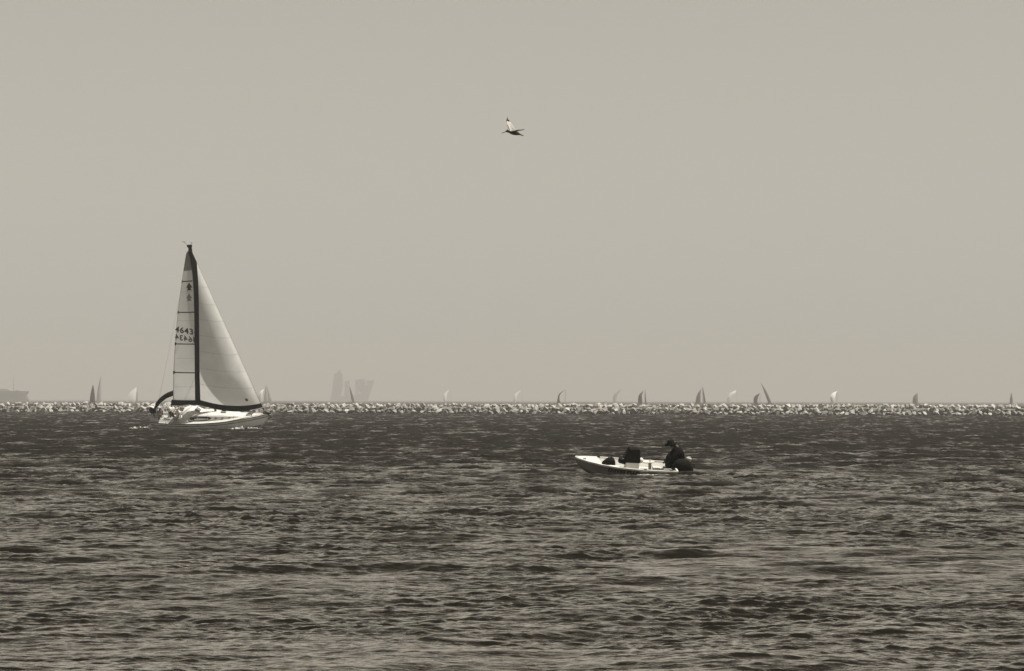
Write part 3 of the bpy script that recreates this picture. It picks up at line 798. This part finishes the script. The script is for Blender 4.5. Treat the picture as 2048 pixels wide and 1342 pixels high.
# ------------------------------------------------------------------ the skiff
SY = 252.0 * KD
so = P(1252, 948, SY); so.z = -0.03
SKM = Matrix.Translation(so) @ Matrix.Rotation(R(188), 4, 'Z') @ Matrix.Rotation(R(-2.2), 4, 'Y') @ Matrix.Rotation(R(-13), 4, 'X')
SKI = SKM.inverted()
def sloc(px, py, c):
    o = SKI @ Vector((0, 0, CAM_H)); d = SKI.to_3x3() @ ray(px, py)
    return o + d * ((c - o.y) / d.y)
def skiff():
    root = empty('skiff', SKM)
    tag(root, 'small open skiff with pale inside and lettered dark side', 'motorboat')
    X = [-1.72, -1.2, -0.4, 0.4, 1.0, 1.45, 1.75, 1.87]
    B = [0.70, 0.74, 0.76, 0.72, 0.58, 0.38, 0.16, 0.02]
    Zs = [0.36, 0.36, 0.38, 0.42, 0.47, 0.52, 0.56, 0.58]
    Zk = [-0.12, -0.14, -0.15, -0.14, -0.08, 0.06, 0.30, 0.52]
    b_ = lambda x: interp(X, B, x); s_ = lambda x: interp(X, Zs, x); k_ = lambda x: interp(X, Zk, x)
    xs = np.linspace(-1.72, 1.87, 34)
    def sec(x, inset, drop):
        b, z1, z0 = max(b_(x)-inset, 0.004), s_(x), k_(x)+drop
        z0 = min(z0, z1-0.02)
        half = [(0, z0), (b*0.55, z0+(z1-z0)*0.12), (b*0.80, z0+(z1-z0)*0.30), (b*0.90, z0+(z1-z0)*0.65), (b, z1)]
        return [(x, y, z) for y, z in half[::-1]] + [(x, -y, z) for y, z in half[1:]]
    m = MB(); m.loft([sec(x, 0, 0) for x in xs], close=False); n = 9; m.f.append(list(range(n)))
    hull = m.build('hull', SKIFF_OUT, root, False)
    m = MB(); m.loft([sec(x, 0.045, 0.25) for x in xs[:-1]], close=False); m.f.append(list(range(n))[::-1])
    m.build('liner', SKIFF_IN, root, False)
    for s in (-1, 1):
        secs = []
        for x in xs:
            b = b_(x); z = s_(x)
            secs.append([(x, s*(b+0.03), z-0.035), (x, s*(b+0.03), z+0.022), (x, s*max(b-0.055, 0), z+0.022), (x, s*max(b-0.055, 0), z-0.015)])
        MB().loft(secs).build('gunwale', SKIFF_IN, root)
    MB().box((-1.72, 0, 0.15), (0.06, 1.34, 0.46)).build('transom', SKIFF_IN, root)
    # short foredeck
    V = []; Fc = []
    fx = np.linspace(1.0, 1.85, 10)
    for x in fx:
        for t in np.linspace(-1, 1, 5): V.append((x, t*(b_(x)-0.04), s_(x) + 0.012 + 0.05*(1-t*t)))
    for i in range(9):
        for k in range(4): Fc.append((i*5+k, i*5+k+1, i*5+k+6, i*5+k+5))
    mesh_obj('foredeck', V, Fc, SKIFF_IN, root, True)
    for x in (-1.15, -0.15):
        MB().box((x, 0, 0.20), (0.24, b_(x)*1.72, 0.035)).build('thwart', SKIFF_IN, root)
        MB().box((x, 0, 0.06), (0.06, b_(x)*1.5, 0.24)).build('thwart_support', SKIFF_IN, root)
    for x, y in ((1.55, 0.18), (0.95, -0.5), (-0.55, 0.74), (-1.5, 0.68)):
        MB().box((x, y, s_(x)+0.045), (0.10, 0.025, 0.03)).tube([(x-.03, y, s_(x)+.0), (x-.03, y, s_(x)+.05)], .012, 5).tube([(x+.03, y, s_(x)), (x+.03, y, s_(x)+.05)], .012, 5).build('cleat', RUBBER, root)
    # lettering along the near (port) side
    cu = bpy.data.curves.new('t', 'FONT'); cu.body = 'D-IVES PLUS'; cu.size = 0.20; cu.offset = 0.011; cu.align_x = 'CENTER'; cu.space_character = 1.05
    to = bpy.data.objects.new('t', cu); COL.objects.link(to)
    me = bpy.data.meshes.new_from_object(to.evaluated_get(bpy.context.evaluated_depsgraph_get()))
    V = []
    for v in me.vertices:
        x = 0.20 - v.co.x; z1, z0, b = s_(x), k_(x), b_(x)
        z = z1 - 0.19 + v.co.y; f = (z-z0)/(z1-z0)
        y = b*(0.90 + 0.10*(f-0.65)/0.35) if f > 0.65 else b*(0.80 + 0.10*(f-0.30)/0.35)
        V.append((x, y + 0.008, z))
    Fc = [tuple(p.vertices) for p in me.polygons]
    bpy.data.objects.remove(to); bpy.data.meshes.remove(me); bpy.data.curves.remove(cu)
    mesh_obj('lettering', V, Fc, mat('letter_paint', (0.016, 0.015, 0.012), 0.7), hull)
    return b_, s_
sb, ss = skiff()

# outboard at the stern of the skiff
def skiff_outboard():
    c = sloc(1366, 944, 0.05)
    root = empty('outboard_motor', SKM @ Matrix.Translation(c) @ Matrix.Scale(1.03, 4))
    tag(root, 'large black outboard motor clamped on the skiff transom', 'motor')
    m = MB(); secs = []
    prof = [(-0.08, 0.25, 0.17), (-0.05, 0.33, 0.21), (0.02, 0.35, 0.22), (0.03, 0.335, 0.21), (0.16, 0.36, 0.24), (0.30, 0.335, 0.22), (0.41, 0.26, 0.17), (0.455, 0.13, 0.09)]
    for z, rx, ry in prof:
        secs.append([(-0.02 + 0.22*z + rx*math.copysign(abs(math.cos(a))**0.65, math.cos(a)), ry*math.copysign(abs(math.sin(a))**0.65, math.sin(a)), z) for a in np.linspace(0, 2*math.pi, 18, endpoint=False)])
    m.loft(secs).build('cowl', RUBBER, root, True)
    MB().loft([[(-0.02 + 0.22*z + 0.362*math.copysign(abs(math.cos(a))**0.65, math.cos(a)), 0.236*math.copysign(abs(math.sin(a))**0.65, math.sin(a)), z) for a in np.linspace(0, 2*math.pi, 18, endpoint=False)] for z in (0.045, 0.075)]).build('cowl_band', mat('cowl_trim', (0.05, .048, .044), .6), root)
    MB().tube([(-0.30, 0, 0.30), (-0.36, 0, 0.27), (-0.38, 0, 0.20)], 0.02, 5).build('grab_handle', RUBBER, root)
    MB().loft([[(-.16, -.11, -.06), (.16, -.11, -.06), (.16, .11, -.06), (-.16, .11, -.06)], [(-.10, -.07, -.55), (.08, -.07, -.55), (.08, .07, -.55), (-.10, .07, -.55)]]).build('leg', RUBBER, root)
    MB().box((0.20, 0, -0.12), (0.16, 0.26, 0.26)).build('clamp_bracket', RUBBER, root)
    MB().tube([(0.30, 0.05, 0.10), (0.55, 0.06, 0.16), (0.72, 0.06, 0.17)], [0.03, 0.022, 0.026], 7).build('tiller', RUBBER, root)
    MB().box((0.18, 0.30, -0.02), (0.09, 0.03, 0.05), Euler((0, R(30), 0)).to_matrix()).build('clamp_screw', GELCOAT, root)
skiff_outboard()

WET = mat('black_wetsuit', (0.006, 0.0056, 0.0045), 0.85, 0.2, 8, spec=0.06)
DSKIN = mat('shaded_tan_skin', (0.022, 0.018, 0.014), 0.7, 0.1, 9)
seat = sloc(1361, 929, -0.24)
CR = dict(pelvis=(0, 0, .10), chest=(0.06, 0, .44), neck=(0.20, 0, .60), head=(0.32, 0, .665), face=(1, 0, -.45), shl=(0.10, .18, .52), shr=(0.10, -.18, .52),
          ell=(0.26, .24, .27), elr=(0.28, -.24, .28), wrl=(0.42, .14, .10), wrr=(0.44, -.14, .12), hpl=(0.03, .10, .08), hpr=(0.03, -.10, .08),
          knl=(0.40, .16, .16), knr=(0.42, -.14, .17), anl=(0.34, .15, -.22), anr=(0.36, -.15, -.22), tol=(0.48, .16, -.26), tor=(0.50, -.15, -.26))
figure('person', 'person in black bent forward at the skiff stern beside the motor', SKM @ Matrix.Translation(seat) @ Matrix.Scale(1.1, 4), CR,
       dict(skin=DSKIN, hair=HAIR, hat=WET, shirt=WET, trousers=WET, long=True, grow=0.05, brim=0.20), None, 'brim')

def skiff_things():
    # covered upright console amidships
    a = sloc(1264, 921, -0.28)
    root = empty('console', SKM @ Matrix.Translation(a))
    tag(root, 'tall black covered console with slanting rail standing amidships in the skiff', 'console')
    secs = []
    for z, xl, xr, w in ((-0.03, -0.25, 0.25, 0.24), (0.05, -0.26, 0.25, 0.24), (0.20, -0.235, 0.19, 0.22), (0.41, -0.225, 0.13, 0.20), (0.44, -0.20, 0.12, 0.19)):
        secs.append([(xl, -w, z), (xr, -w, z), (xr, w, z), (xl, w, z)])
    m = MB().loft(secs); m.jitter(0.012, 6); m.build('body', BLACK, root)
    MB().box((0, 0, -0.16), (0.46, 0.46, 0.25)).build('plinth', SKIFF_IN, root)
    MB().rbox((-0.20, 0, 0.12), (0.16, 0.36, 0.34), 0.6).build('seat_pad', BLACK, root, True)
    for y in (-0.2, 0.2): MB().tube([(0.12, y, 0.44), (0.27, y, 0.12), (0.31, y, -0.10)], 0.014, 5).build('rail', RUBBER, root)
    MB().box((0.36, 0, -0.03), (0.22, 0.30, 0.14), Euler((0, R(-12), 0)).to_matrix()).build('footrest', BLACK, root)
    # bag on the fore part
    a = sloc(1217, 925, 0.42)
    root = empty('bag', SKM @ Matrix.Translation(a) @ Matrix.Scale(1.0, 4))
    tag(root, 'slumped black bag lying on the near gunwale at the skiff bow', 'bag')
    secs = []
    for x, zt, zb, w in ((0.23, 0.02, -0.06, 0.05), (0.15, 0.09, -0.08, 0.12), (0.02, 0.175, -0.09, 0.17), (-0.10, 0.20, -0.09, 0.18), (-0.19, 0.17, -0.09, 0.16), (-0.235, 0.05, -0.08, 0.10)):
        secs.append([(x, w*math.cos(q), (zt+zb)/2 + (zt-zb)/2*math.sin(q)) for q in np.linspace(0, 2*math.pi, 12, endpoint=False)])
    m = MB().loft(secs); m.jitter(0.012, 9); m.build('sack', BLACK, root, True)
    MB().tube([(-0.1, 0.02, .19), (-0.04, .02, .235), (0.04, .02, .17)], 0.012, 5).build('strap', RUBBER, root)
    # round float
    a = sloc(1281, 920.5, -0.42)
    m = MB().rbox((0, 0, 0), (0.22, 0.22, 0.20), 1.0, 14, 10); fl = empty('float_buoy', SKM @ Matrix.Translation(a))
    tag(fl, 'round white float beside the black console in the skiff', 'buoy')
    m.build('ball', SKIFF_IN, fl, True); MB().tube([(-.02, 0, .09), (0, 0, .13), (.02, 0, .09)], .012, 5).build('eye', RUBBER, fl)
    # flat white board with a knob
    a = sloc(1297, 924.5, -0.30)
    bd = empty('board', SKM @ Matrix.Translation(a) @ Matrix.Rotation(R(4), 4, 'Y'))
    tag(bd, 'flat white board with a small knob lying across the skiff', 'board')
    secs = [[(x, -w, 0), (x, w, 0), (x, w, .03), (x, -w, .03)] for x, w in ((-.21, .06), (-.1, .16), (.1, .16), (.2, .10))]
    MB().loft(secs).build('panel', SKIFF_IN, bd)
    MB().rbox((-0.06, 0, .055), (.06, .06, .06), .8, 10, 6).build('knob', SKIFF_IN, bd, True)
    MB().box((-0.05, 0, -.16), (.10, .10, .31)).build('stand', SKIFF_OUT, bd)
    # white bag behind the person
    a = sloc(1376.5, 921, -0.15)
    wb = empty('canister', SKM @ Matrix.Translation(a) @ Matrix.Rotation(R(-12), 4, 'Y'))
    tag(wb, 'small pale jug between the bent person and the black motor', 'jug')
    secs = [[(w*math.cos(q), w*.7*math.sin(q), z) for q in np.linspace(0, 2*math.pi, 8, endpoint=False)] for z, w in ((-.13, .04), (-.10, .06), (0.02, .10), (.085, .11), (.105, .09))]
    MB().loft(secs).build('shell', mat('milky_plastic', (.6, .59, .55), .5, .1, 8, translucent=.3), wb)
    MB().tube([(-.06, 0, .10), (-.03, 0, .135), (.04, 0, .125), (.07, 0, .09)], .014, 5).build('handle', SKIFF_IN, wb)
    # white hook bracket on the quarter
    a = sloc(1343, 940, 0.62)
    hk = empty('boat_hook', SKM @ Matrix.Translation(a))
    tag(hk, 'white bent rod with a bulb end along the skiff stern quarter', 'rod')
    MB().tube([(0.28, 0, .015), (0.02, 0, .03), (-.015, 0, .0), (-.03, 0, -.05)], .018, 6).build('rod', SKIFF_IN, hk)
    MB().rbox((-.055, 0, -.10), (.10, .06, .055), 1.0, 10, 6, Euler((0, R(20), 0)).to_matrix()).build('bulb', SKIFF_IN, hk, True)
skiff_things()
foam('skiff_foam', 'thin line of pale froth along the skiff waterline', [(P(x, 950, SY).x, SY - 0.84) for x in (1275, 1300, 1330, 1355)], 0.08, 0.05, 21, 40)
foam('motor_foam', 'froth of churned water beside the skiff motor', [(P(x, 950, SY).x, SY - 0.2) for x in (1383, 1388, 1394, 1402)], 0.14, 0.10, 23, 16)

# ------------------------------------------------------------------ pelican
def pelican():
    BY = 430.0 * KD
    c = P(1027, 265.5, BY)
    root = empty('pelican', Matrix.Translation(c) @ Matrix.Rotation(R(8), 4, 'Z') @ Matrix.Diagonal((1, 1, 1, 1)))
    tag(root, 'pelican flying left with one pale wing raised against the sky', 'bird')
    u = BY / F          # metres per pixel of the photograph at that distance
    brown = mat('pelican_dark', (0.022, 0.019, 0.015), 0.8, 0.3, 9, spec=0.2)
    pale = mat('pelican_pale', (0.55, 0.53, 0.49), 0.85, 0.15, 9, translucent=0.25)
    # body, drawn head on the left; x right, z up, pixel units times u
    prof = [(-25, -1.4, .35), (-20, 0.3, .7), (-15.5, 2.2, 1.0), (-14, 3.1, 2.3), (-12, 3.4, 2.9), (-9.5, 2.2, 2.6), (-7, 1.0, 2.9), (-3, 0.0, 3.6), (2, -0.7, 4.0), (6, -1.0, 4.0), (9, -1.2, 3.6), (12, -2.6, 2.2), (15.5, -4.0, 1.1), (20, -5.0, .55)]
    prof = smoothpath(prof, 40)
    secs = [[(x*u, r*0.85*u*math.cos(a), (z + r*math.sin(a))*u) for a in np.linspace(0, 2*math.pi, 12, endpoint=False)] for x, z, r in prof]
    MB().loft(secs).build('body', brown, root, True)
    def wing(name, lead, trail, ybase, ytip, feathers):
        L_ = smoothpath(lead, 18); T_ = smoothpath(trail, 18); V = []; Fc = []; mi = []
        nu = 8
        for j in range(19):
            y = ybase + (ytip - ybase)*j/18
            for i in range(nu+1):
                t = i/nu; a = L_[j]*(1-t) + T_[j]*t
                V.append((a[0]*u, (y + 2.2*math.sin(math.pi*t)*(1-j/18) )*u, a[1]*u))
        for j in range(18):
            for i in range(nu):
                Fc.append((j*9+i, j*9+i+1, (j+1)*9+i+1, (j+1)*9+i)); mi.append(1 if (i == 0 and j < 9) else 0)
        w = mesh_obj(name, V, Fc, None, root, True, [pale, brown], mi)
        sm = w.modifiers.new('thick', 'SOLIDIFY'); sm.thickness = 0.4*u
        for (x0, z0), (x1, z1), wd in feathers:
            d = Vector((x1-x0, 0, z1-z0)); nrm = Vector((-d.z, 0, d.x)).normalized()*wd
            b = Vector((x0, ytip*0.95-0.3, z0)); pts = [b - nrm*.5, b + d*.35 - nrm*.6, b + d, b + d*.4 + nrm*.6, b + nrm*.5]
            V = [p*u for p in pts] + [(p + Vector((0, .35, 0)))*u for p in pts]
            mesh_obj('feather', V, [(0, 1, 2, 3, 4), (9, 8, 7, 6, 5)] + [(k, k+5, (k+1) % 5+5, (k+1) % 5) for k in range(5)], brown, w)
    wing('raised_wing', [(-7.5, 3), (-9.5, 10), (-12, 17), (-12.2, 22), (-11.4, 26)], [(1.5, 2.2), (1.8, 9), (0.2, 14), (-2.6, 19), (-6.2, 24)], 1, 13,
         [((-11.6, 23), (-10.0, 32.5), 2.6), ((-8.8, 20), (-6.8, 27.5), 2.8), ((-6.8, 18.5), (-3.8, 20.5), 2.2), ((-10, 22), (-8.2, 28), 1.4)])
    # the far wing, swept back level, seen nearly edge on
    Lw = smoothpath([(1, 2.2, -3), (8, 4.2, -12), (14, 4.2, -20), (18.5, 5.6, -26)], 14)
    secs = []
    for i, (x, z, y) in enumerate(Lw):
        t = i/14; w = 4.5*(1-t)**0.7 + 0.4; th = 1.3*(1-t) + 0.35
        secs.append([((x-w)*u, y*u, (z+.3)*u), (x*u, y*u, (z+th)*u), ((x+w*.8)*u, (y+1)*u, (z-.1)*u), (x*u, y*u, (z-th)*u)])
    MB().loft(secs).build('swept_wing', brown, root, True)
    for s in (-1, 1): MB().tube([(9*u, s*1.5*u, -3*u), (15*u, s*1.2*u, -4.8*u), (19.5*u, s*1.2*u, -5.6*u)], [.5*u, .4*u, .7*u], 5).build('foot', brown, root)
pelican()

# ------------------------------------------------------------------ fleet beyond the breakwater
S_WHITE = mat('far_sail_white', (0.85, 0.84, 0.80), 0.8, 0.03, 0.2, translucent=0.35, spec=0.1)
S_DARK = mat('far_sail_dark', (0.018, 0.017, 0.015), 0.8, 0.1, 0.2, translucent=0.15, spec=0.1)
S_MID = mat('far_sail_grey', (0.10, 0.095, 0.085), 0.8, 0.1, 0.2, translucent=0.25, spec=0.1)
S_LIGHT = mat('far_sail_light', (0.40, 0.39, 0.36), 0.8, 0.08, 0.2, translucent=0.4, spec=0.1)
FARHULL = mat('far_hull', (0.25, 0.24, 0.22), 0.6)
GROUP = 'racing boats beyond the breakwater'
def far_boat(label, px, Y, sails, mastx=None, mast_top=None, width=9.0):
    """sails: (part name, material, left edge [(px,py)..] top to bottom, right edge, belly metres)"""
    o = P(px, 805, Y); o.z = 0
    root = empty('sailboat', Matrix.Translation(o)); tag(root, label, 'sailboat', GROUP)
    def q(x, y, dy=0.0):
        p = P(x, y, Y); return Vector((p.x - o.x, dy, p.z))
    for nm, mt, le, ri, belly in sails:
        n = 14; L_ = smoothpath(le, n); R_ = smoothpath(ri, n); V = []; Fc = []; nu = 8
        for j in range(n+1):
            t = j/n
            for i in range(nu+1):
                s = i/nu; a = L_[j]*(1-s) + R_[j]*s
                V.append(q(a[0], a[1], -belly*math.sin(math.pi*s)*math.sin(math.pi*(0.08+0.84*t)) - (6.0 if mt is S_WHITE else belly*0.9)*math.sin(math.pi*0.5*min(1, t*1.1))))
        for j in range(n):
            for i in range(nu): Fc.append((j*9+i, j*9+i+1, (j+1)*9+i+1, (j+1)*9+i))
        mesh_obj(nm, V, Fc, mt, root, True)
    mx = mastx if mastx is not None else px
    mt_ = mast_top if mast_top is not None else (mx, 782)
    MB().tube([q(mx, 805), q(*mt_)], [0.16, 0.09], 6).build('mast', mat('far_mast', (0.2, .19, .18), .5), root)
    L = width; secs = []
    for t, b in ((-1, .55), (-.7, .85), (0, 1), (.6, .75), (.9, .3), (1, .03)):
        secs.append([(t*L/2, -b*L*.15, 1.0+.2*t), (t*L/2, -b*L*.11, -.3), (t*L/2, b*L*.11, -.3), (t*L/2, b*L*.15, 1.0+.2*t)])
    MB().loft(secs).build('hull', FARHULL, root)
    MB().loft([[(x, -w, .9), (x, -w*.8, .9+h_), (x, w*.8, .9+h_), (x, w, .9)] for x, w, h_ in ((-L*.2, L*.07, .45), (L*.05, L*.07, .5), (L*.22, L*.04, .15))]).build('cabin', FARHULL, root)
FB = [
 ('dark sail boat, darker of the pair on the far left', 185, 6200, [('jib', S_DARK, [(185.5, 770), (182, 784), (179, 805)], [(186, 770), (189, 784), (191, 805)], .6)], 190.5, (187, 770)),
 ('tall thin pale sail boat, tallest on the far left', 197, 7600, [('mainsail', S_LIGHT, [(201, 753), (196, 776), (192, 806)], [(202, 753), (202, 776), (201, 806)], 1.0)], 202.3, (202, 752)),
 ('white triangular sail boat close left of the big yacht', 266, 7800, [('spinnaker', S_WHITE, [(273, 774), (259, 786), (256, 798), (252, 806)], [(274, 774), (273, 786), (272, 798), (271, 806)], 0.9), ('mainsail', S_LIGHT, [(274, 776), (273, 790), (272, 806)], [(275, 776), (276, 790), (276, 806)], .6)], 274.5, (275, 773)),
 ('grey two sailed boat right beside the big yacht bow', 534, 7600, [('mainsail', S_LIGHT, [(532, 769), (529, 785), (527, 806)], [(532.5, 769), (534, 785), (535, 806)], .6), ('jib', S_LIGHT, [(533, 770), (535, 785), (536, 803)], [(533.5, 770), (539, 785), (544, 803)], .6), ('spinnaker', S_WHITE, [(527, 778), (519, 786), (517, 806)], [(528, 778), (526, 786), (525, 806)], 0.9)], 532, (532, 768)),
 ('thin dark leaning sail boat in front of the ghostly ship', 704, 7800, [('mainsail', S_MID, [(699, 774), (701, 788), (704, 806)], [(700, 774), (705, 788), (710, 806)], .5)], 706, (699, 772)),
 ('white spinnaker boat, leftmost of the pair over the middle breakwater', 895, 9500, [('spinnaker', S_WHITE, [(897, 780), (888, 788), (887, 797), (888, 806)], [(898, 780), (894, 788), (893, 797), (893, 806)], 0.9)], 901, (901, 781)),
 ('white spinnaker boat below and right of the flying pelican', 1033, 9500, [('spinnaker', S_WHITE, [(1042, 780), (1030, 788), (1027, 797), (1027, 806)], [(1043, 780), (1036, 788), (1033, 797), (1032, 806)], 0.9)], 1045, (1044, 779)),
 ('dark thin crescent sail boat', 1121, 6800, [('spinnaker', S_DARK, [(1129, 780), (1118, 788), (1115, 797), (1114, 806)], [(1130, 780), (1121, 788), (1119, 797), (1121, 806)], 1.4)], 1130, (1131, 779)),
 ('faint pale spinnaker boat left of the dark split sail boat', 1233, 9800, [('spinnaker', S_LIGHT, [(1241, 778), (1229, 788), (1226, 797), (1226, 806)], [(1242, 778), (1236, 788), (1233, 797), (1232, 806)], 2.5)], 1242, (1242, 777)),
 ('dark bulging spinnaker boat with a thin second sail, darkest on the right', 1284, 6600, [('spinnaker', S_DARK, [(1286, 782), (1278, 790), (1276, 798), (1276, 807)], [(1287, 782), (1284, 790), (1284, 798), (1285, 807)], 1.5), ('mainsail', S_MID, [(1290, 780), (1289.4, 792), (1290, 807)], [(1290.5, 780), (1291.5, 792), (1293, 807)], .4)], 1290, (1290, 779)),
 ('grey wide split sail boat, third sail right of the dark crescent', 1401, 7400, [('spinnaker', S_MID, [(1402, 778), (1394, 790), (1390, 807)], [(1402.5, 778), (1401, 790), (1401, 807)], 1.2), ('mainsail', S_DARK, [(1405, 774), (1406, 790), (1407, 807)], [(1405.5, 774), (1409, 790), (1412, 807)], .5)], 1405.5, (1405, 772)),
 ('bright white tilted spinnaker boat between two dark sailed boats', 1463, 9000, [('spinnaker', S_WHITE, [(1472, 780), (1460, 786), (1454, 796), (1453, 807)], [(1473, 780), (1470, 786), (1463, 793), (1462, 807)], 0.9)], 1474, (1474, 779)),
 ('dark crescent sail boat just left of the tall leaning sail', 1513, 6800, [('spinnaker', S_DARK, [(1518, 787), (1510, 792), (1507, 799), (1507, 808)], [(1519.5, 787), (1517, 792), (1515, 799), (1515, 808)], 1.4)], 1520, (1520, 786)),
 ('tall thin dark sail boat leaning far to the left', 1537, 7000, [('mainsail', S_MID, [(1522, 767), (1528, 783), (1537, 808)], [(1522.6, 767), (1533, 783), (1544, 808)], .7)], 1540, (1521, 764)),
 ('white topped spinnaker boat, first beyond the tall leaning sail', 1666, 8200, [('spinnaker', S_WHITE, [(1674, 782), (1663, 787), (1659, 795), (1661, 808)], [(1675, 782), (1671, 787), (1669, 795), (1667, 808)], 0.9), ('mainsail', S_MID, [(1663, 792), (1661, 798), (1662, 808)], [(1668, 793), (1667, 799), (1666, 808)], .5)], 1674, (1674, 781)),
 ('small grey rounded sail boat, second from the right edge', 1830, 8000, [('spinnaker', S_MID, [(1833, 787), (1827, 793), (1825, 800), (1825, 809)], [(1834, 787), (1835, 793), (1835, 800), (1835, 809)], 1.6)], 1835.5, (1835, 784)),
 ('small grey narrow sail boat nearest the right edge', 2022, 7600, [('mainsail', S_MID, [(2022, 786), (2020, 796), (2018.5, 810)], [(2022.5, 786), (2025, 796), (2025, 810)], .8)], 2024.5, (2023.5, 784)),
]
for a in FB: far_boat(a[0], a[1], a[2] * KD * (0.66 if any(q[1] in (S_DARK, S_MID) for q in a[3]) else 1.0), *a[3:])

def ships():
    Y = 18500.0 * KD; o = P(705, 806, Y); o.z = 0
    k = Y / F
    G = mat('ship_paint', (0.10, 0.095, 0.085), 0.6)
    root = empty('cargo_ship', Matrix.Translation(o)); tag(root, 'ghostly cargo ship with tower and raked bow fading in haze', 'ship')
    q = lambda px, py: ((px-705)*k, (806-py)*k)
    def slab(name, pts, d0, d1, parent=root):
        V = [(x, d0, z) for x, z in (q(*p) for p in pts)] + [(x, d1, z) for x, z in (q(*p) for p in pts)]; n = len(pts)
        return mesh_obj(name, V, [tuple(range(n)), tuple(range(2*n-1, n-1, -1))] + [(i, (i+1) % n, (i+1) % n + n, i + n) for i in range(n)], G, parent)
    slab('hull', [(661, 807), (661, 797), (700, 796), (722, 790), (726, 778), (748, 765), (735, 807)], -14, 14)
    t = slab('superstructure', [(663, 797), (667, 762), (668, 752), (674, 749), (685, 751), (686, 775), (681, 797)], -12, 12)
    slab('funnel', [(675, 750), (675, 746), (681, 745), (681, 750)], -3, 3, t)
    slab('mast', [(680, 750), (680.3, 742), (681, 742), (681.4, 750)], -.8, .8, t)
    slab('container_stack', [(689, 797), (690, 766), (699, 765), (700, 796)], -13, 13)
    slab('container_stack', [(711, 792), (711, 763), (717, 763), (717, 790)], -13, 13)
    slab('container_stack', [(718, 786), (718, 762), (730, 762), (731, 778), (726, 778), (724, 788)], -13, 13)
    tones = [mat('container_dark', (0.05, 0.048, 0.044), .7), mat('container_mid', (0.16, .15, .14), .7), mat('container_light', (0.34, .33, .31), .7)]
    g = random.Random(4)
    for x0, x1, y0, y1 in ((689.6, 699.4, 767, 795), (711.3, 716.7, 764, 789), (718.4, 729.6, 763.5, 777)):
        nx = max(2, int((x1-x0)/2.6)); ny = int((y1-y0)/3.4)
        for i in range(nx):
            for j_ in range(ny):
                a = x0 + (x1-x0)*i/nx; b = y0 + (y1-y0)*j_/ny; w = (x1-x0)/nx*0.94; hh = (y1-y0)/ny*0.92
                o_ = slab('container', [(a, b+hh), (a, b), (a+w, b), (a+w, b+hh)], -13.8 - g.random(), -13.0)
                o_.data.materials[0] = g.choice(tones)
    for yy in (755, 760.5, 766, 771.5, 777, 783):
        o_ = slab('window_band', [(668.6, yy+1.6), (668.6, yy), (684, yy), (684, yy+1.6)], -12.6, -12.0, t); o_.data.materials[0] = tones[0]
    slab('foredeck_crane', [(733, 772), (733, 765), (747, 764), (748, 767)], -4, 4)
    Y = 9800.0 * KD; o2 = P(30, 806, Y); o2.z = 0; k = Y / F
    root2 = empty('moored_ship', Matrix.Translation(o2)); tag(root2, 'low grey ship hull cut by the left edge of the picture', 'ship')
    q2 = lambda px, py: ((px-30)*k, (804-py)*k)
    def slab2(name, pts, d0, d1, mt=G):
        V = [(x, d0, z) for x, z in (q2(*p) for p in pts)] + [(x, d1, z) for x, z in (q2(*p) for p in pts)]; n = len(pts)
        return mesh_obj(name, V, [tuple(range(n)), tuple(range(2*n-1, n-1, -1))] + [(i, (i+1) % n, (i+1) % n + n, i + n) for i in range(n)], mt, root2)
    G2 = mat('ship_paint_light', (0.28, 0.27, 0.25), 0.6)
    slab2('hull', [(-150, 808), (-160, 790), (53, 790), (55, 796), (62, 806), (62, 808)], -8, 8)
    slab2('bulwark', [(-155, 790), (-155, 784.5), (20, 783), (57, 784), (54, 790)], -8.3, 8.3)
    slab2('deckhouse', [(-20, 784), (-20, 779), (16, 779.5), (22, 783)], -5, 5, G2)
    slab2('hatch_cover', [(32, 783.5), (32, 781.6), (38, 781.6), (38, 783.6)], -4, 4, G2)
    slab2('mast', [(26.2, 783), (26.7, 755), (27.4, 755), (27.8, 783)], -.3, .3, G2)
ships()

# ------------------------------------------------------------------ haze
def haze():
    x, y0, y1, z0, z1 = 9000.0, -320.0, 30000.0 * KD, -3.0, 95.0
    V = [(-x, y0, z0), (x, y0, z0), (x, y1, z0), (-x, y1, z0), (-x, y0, z1), (x, y0, z1), (x, y1, z1), (-x, y1, z1)]
    m = bpy.data.materials.new('haze_air'); m.use_nodes = True; t = m.node_tree; t.nodes.clear()
    out = t.nodes.new('ShaderNodeOutputMaterial'); pv = t.nodes.new('ShaderNodeVolumePrincipled')
    pv.inputs['Color'].default_value = (0.625, 0.603, 0.58, 1)
    pv.inputs['Density'].default_value = 1.05e-4 / KD
    pv.inputs['Anisotropy'].default_value = 0.0
    t.links.new(pv.outputs[0], out.inputs['Volume'])
    o = mesh_obj('haze', V, [(3,2,1,0),(4,5,6,7),(0,1,5,4),(1,2,6,5),(2,3,7,6),(3,0,4,7)], m)
    tag(o, 'pale sea haze filling the air to the horizon', None, None, 'stuff')
haze()
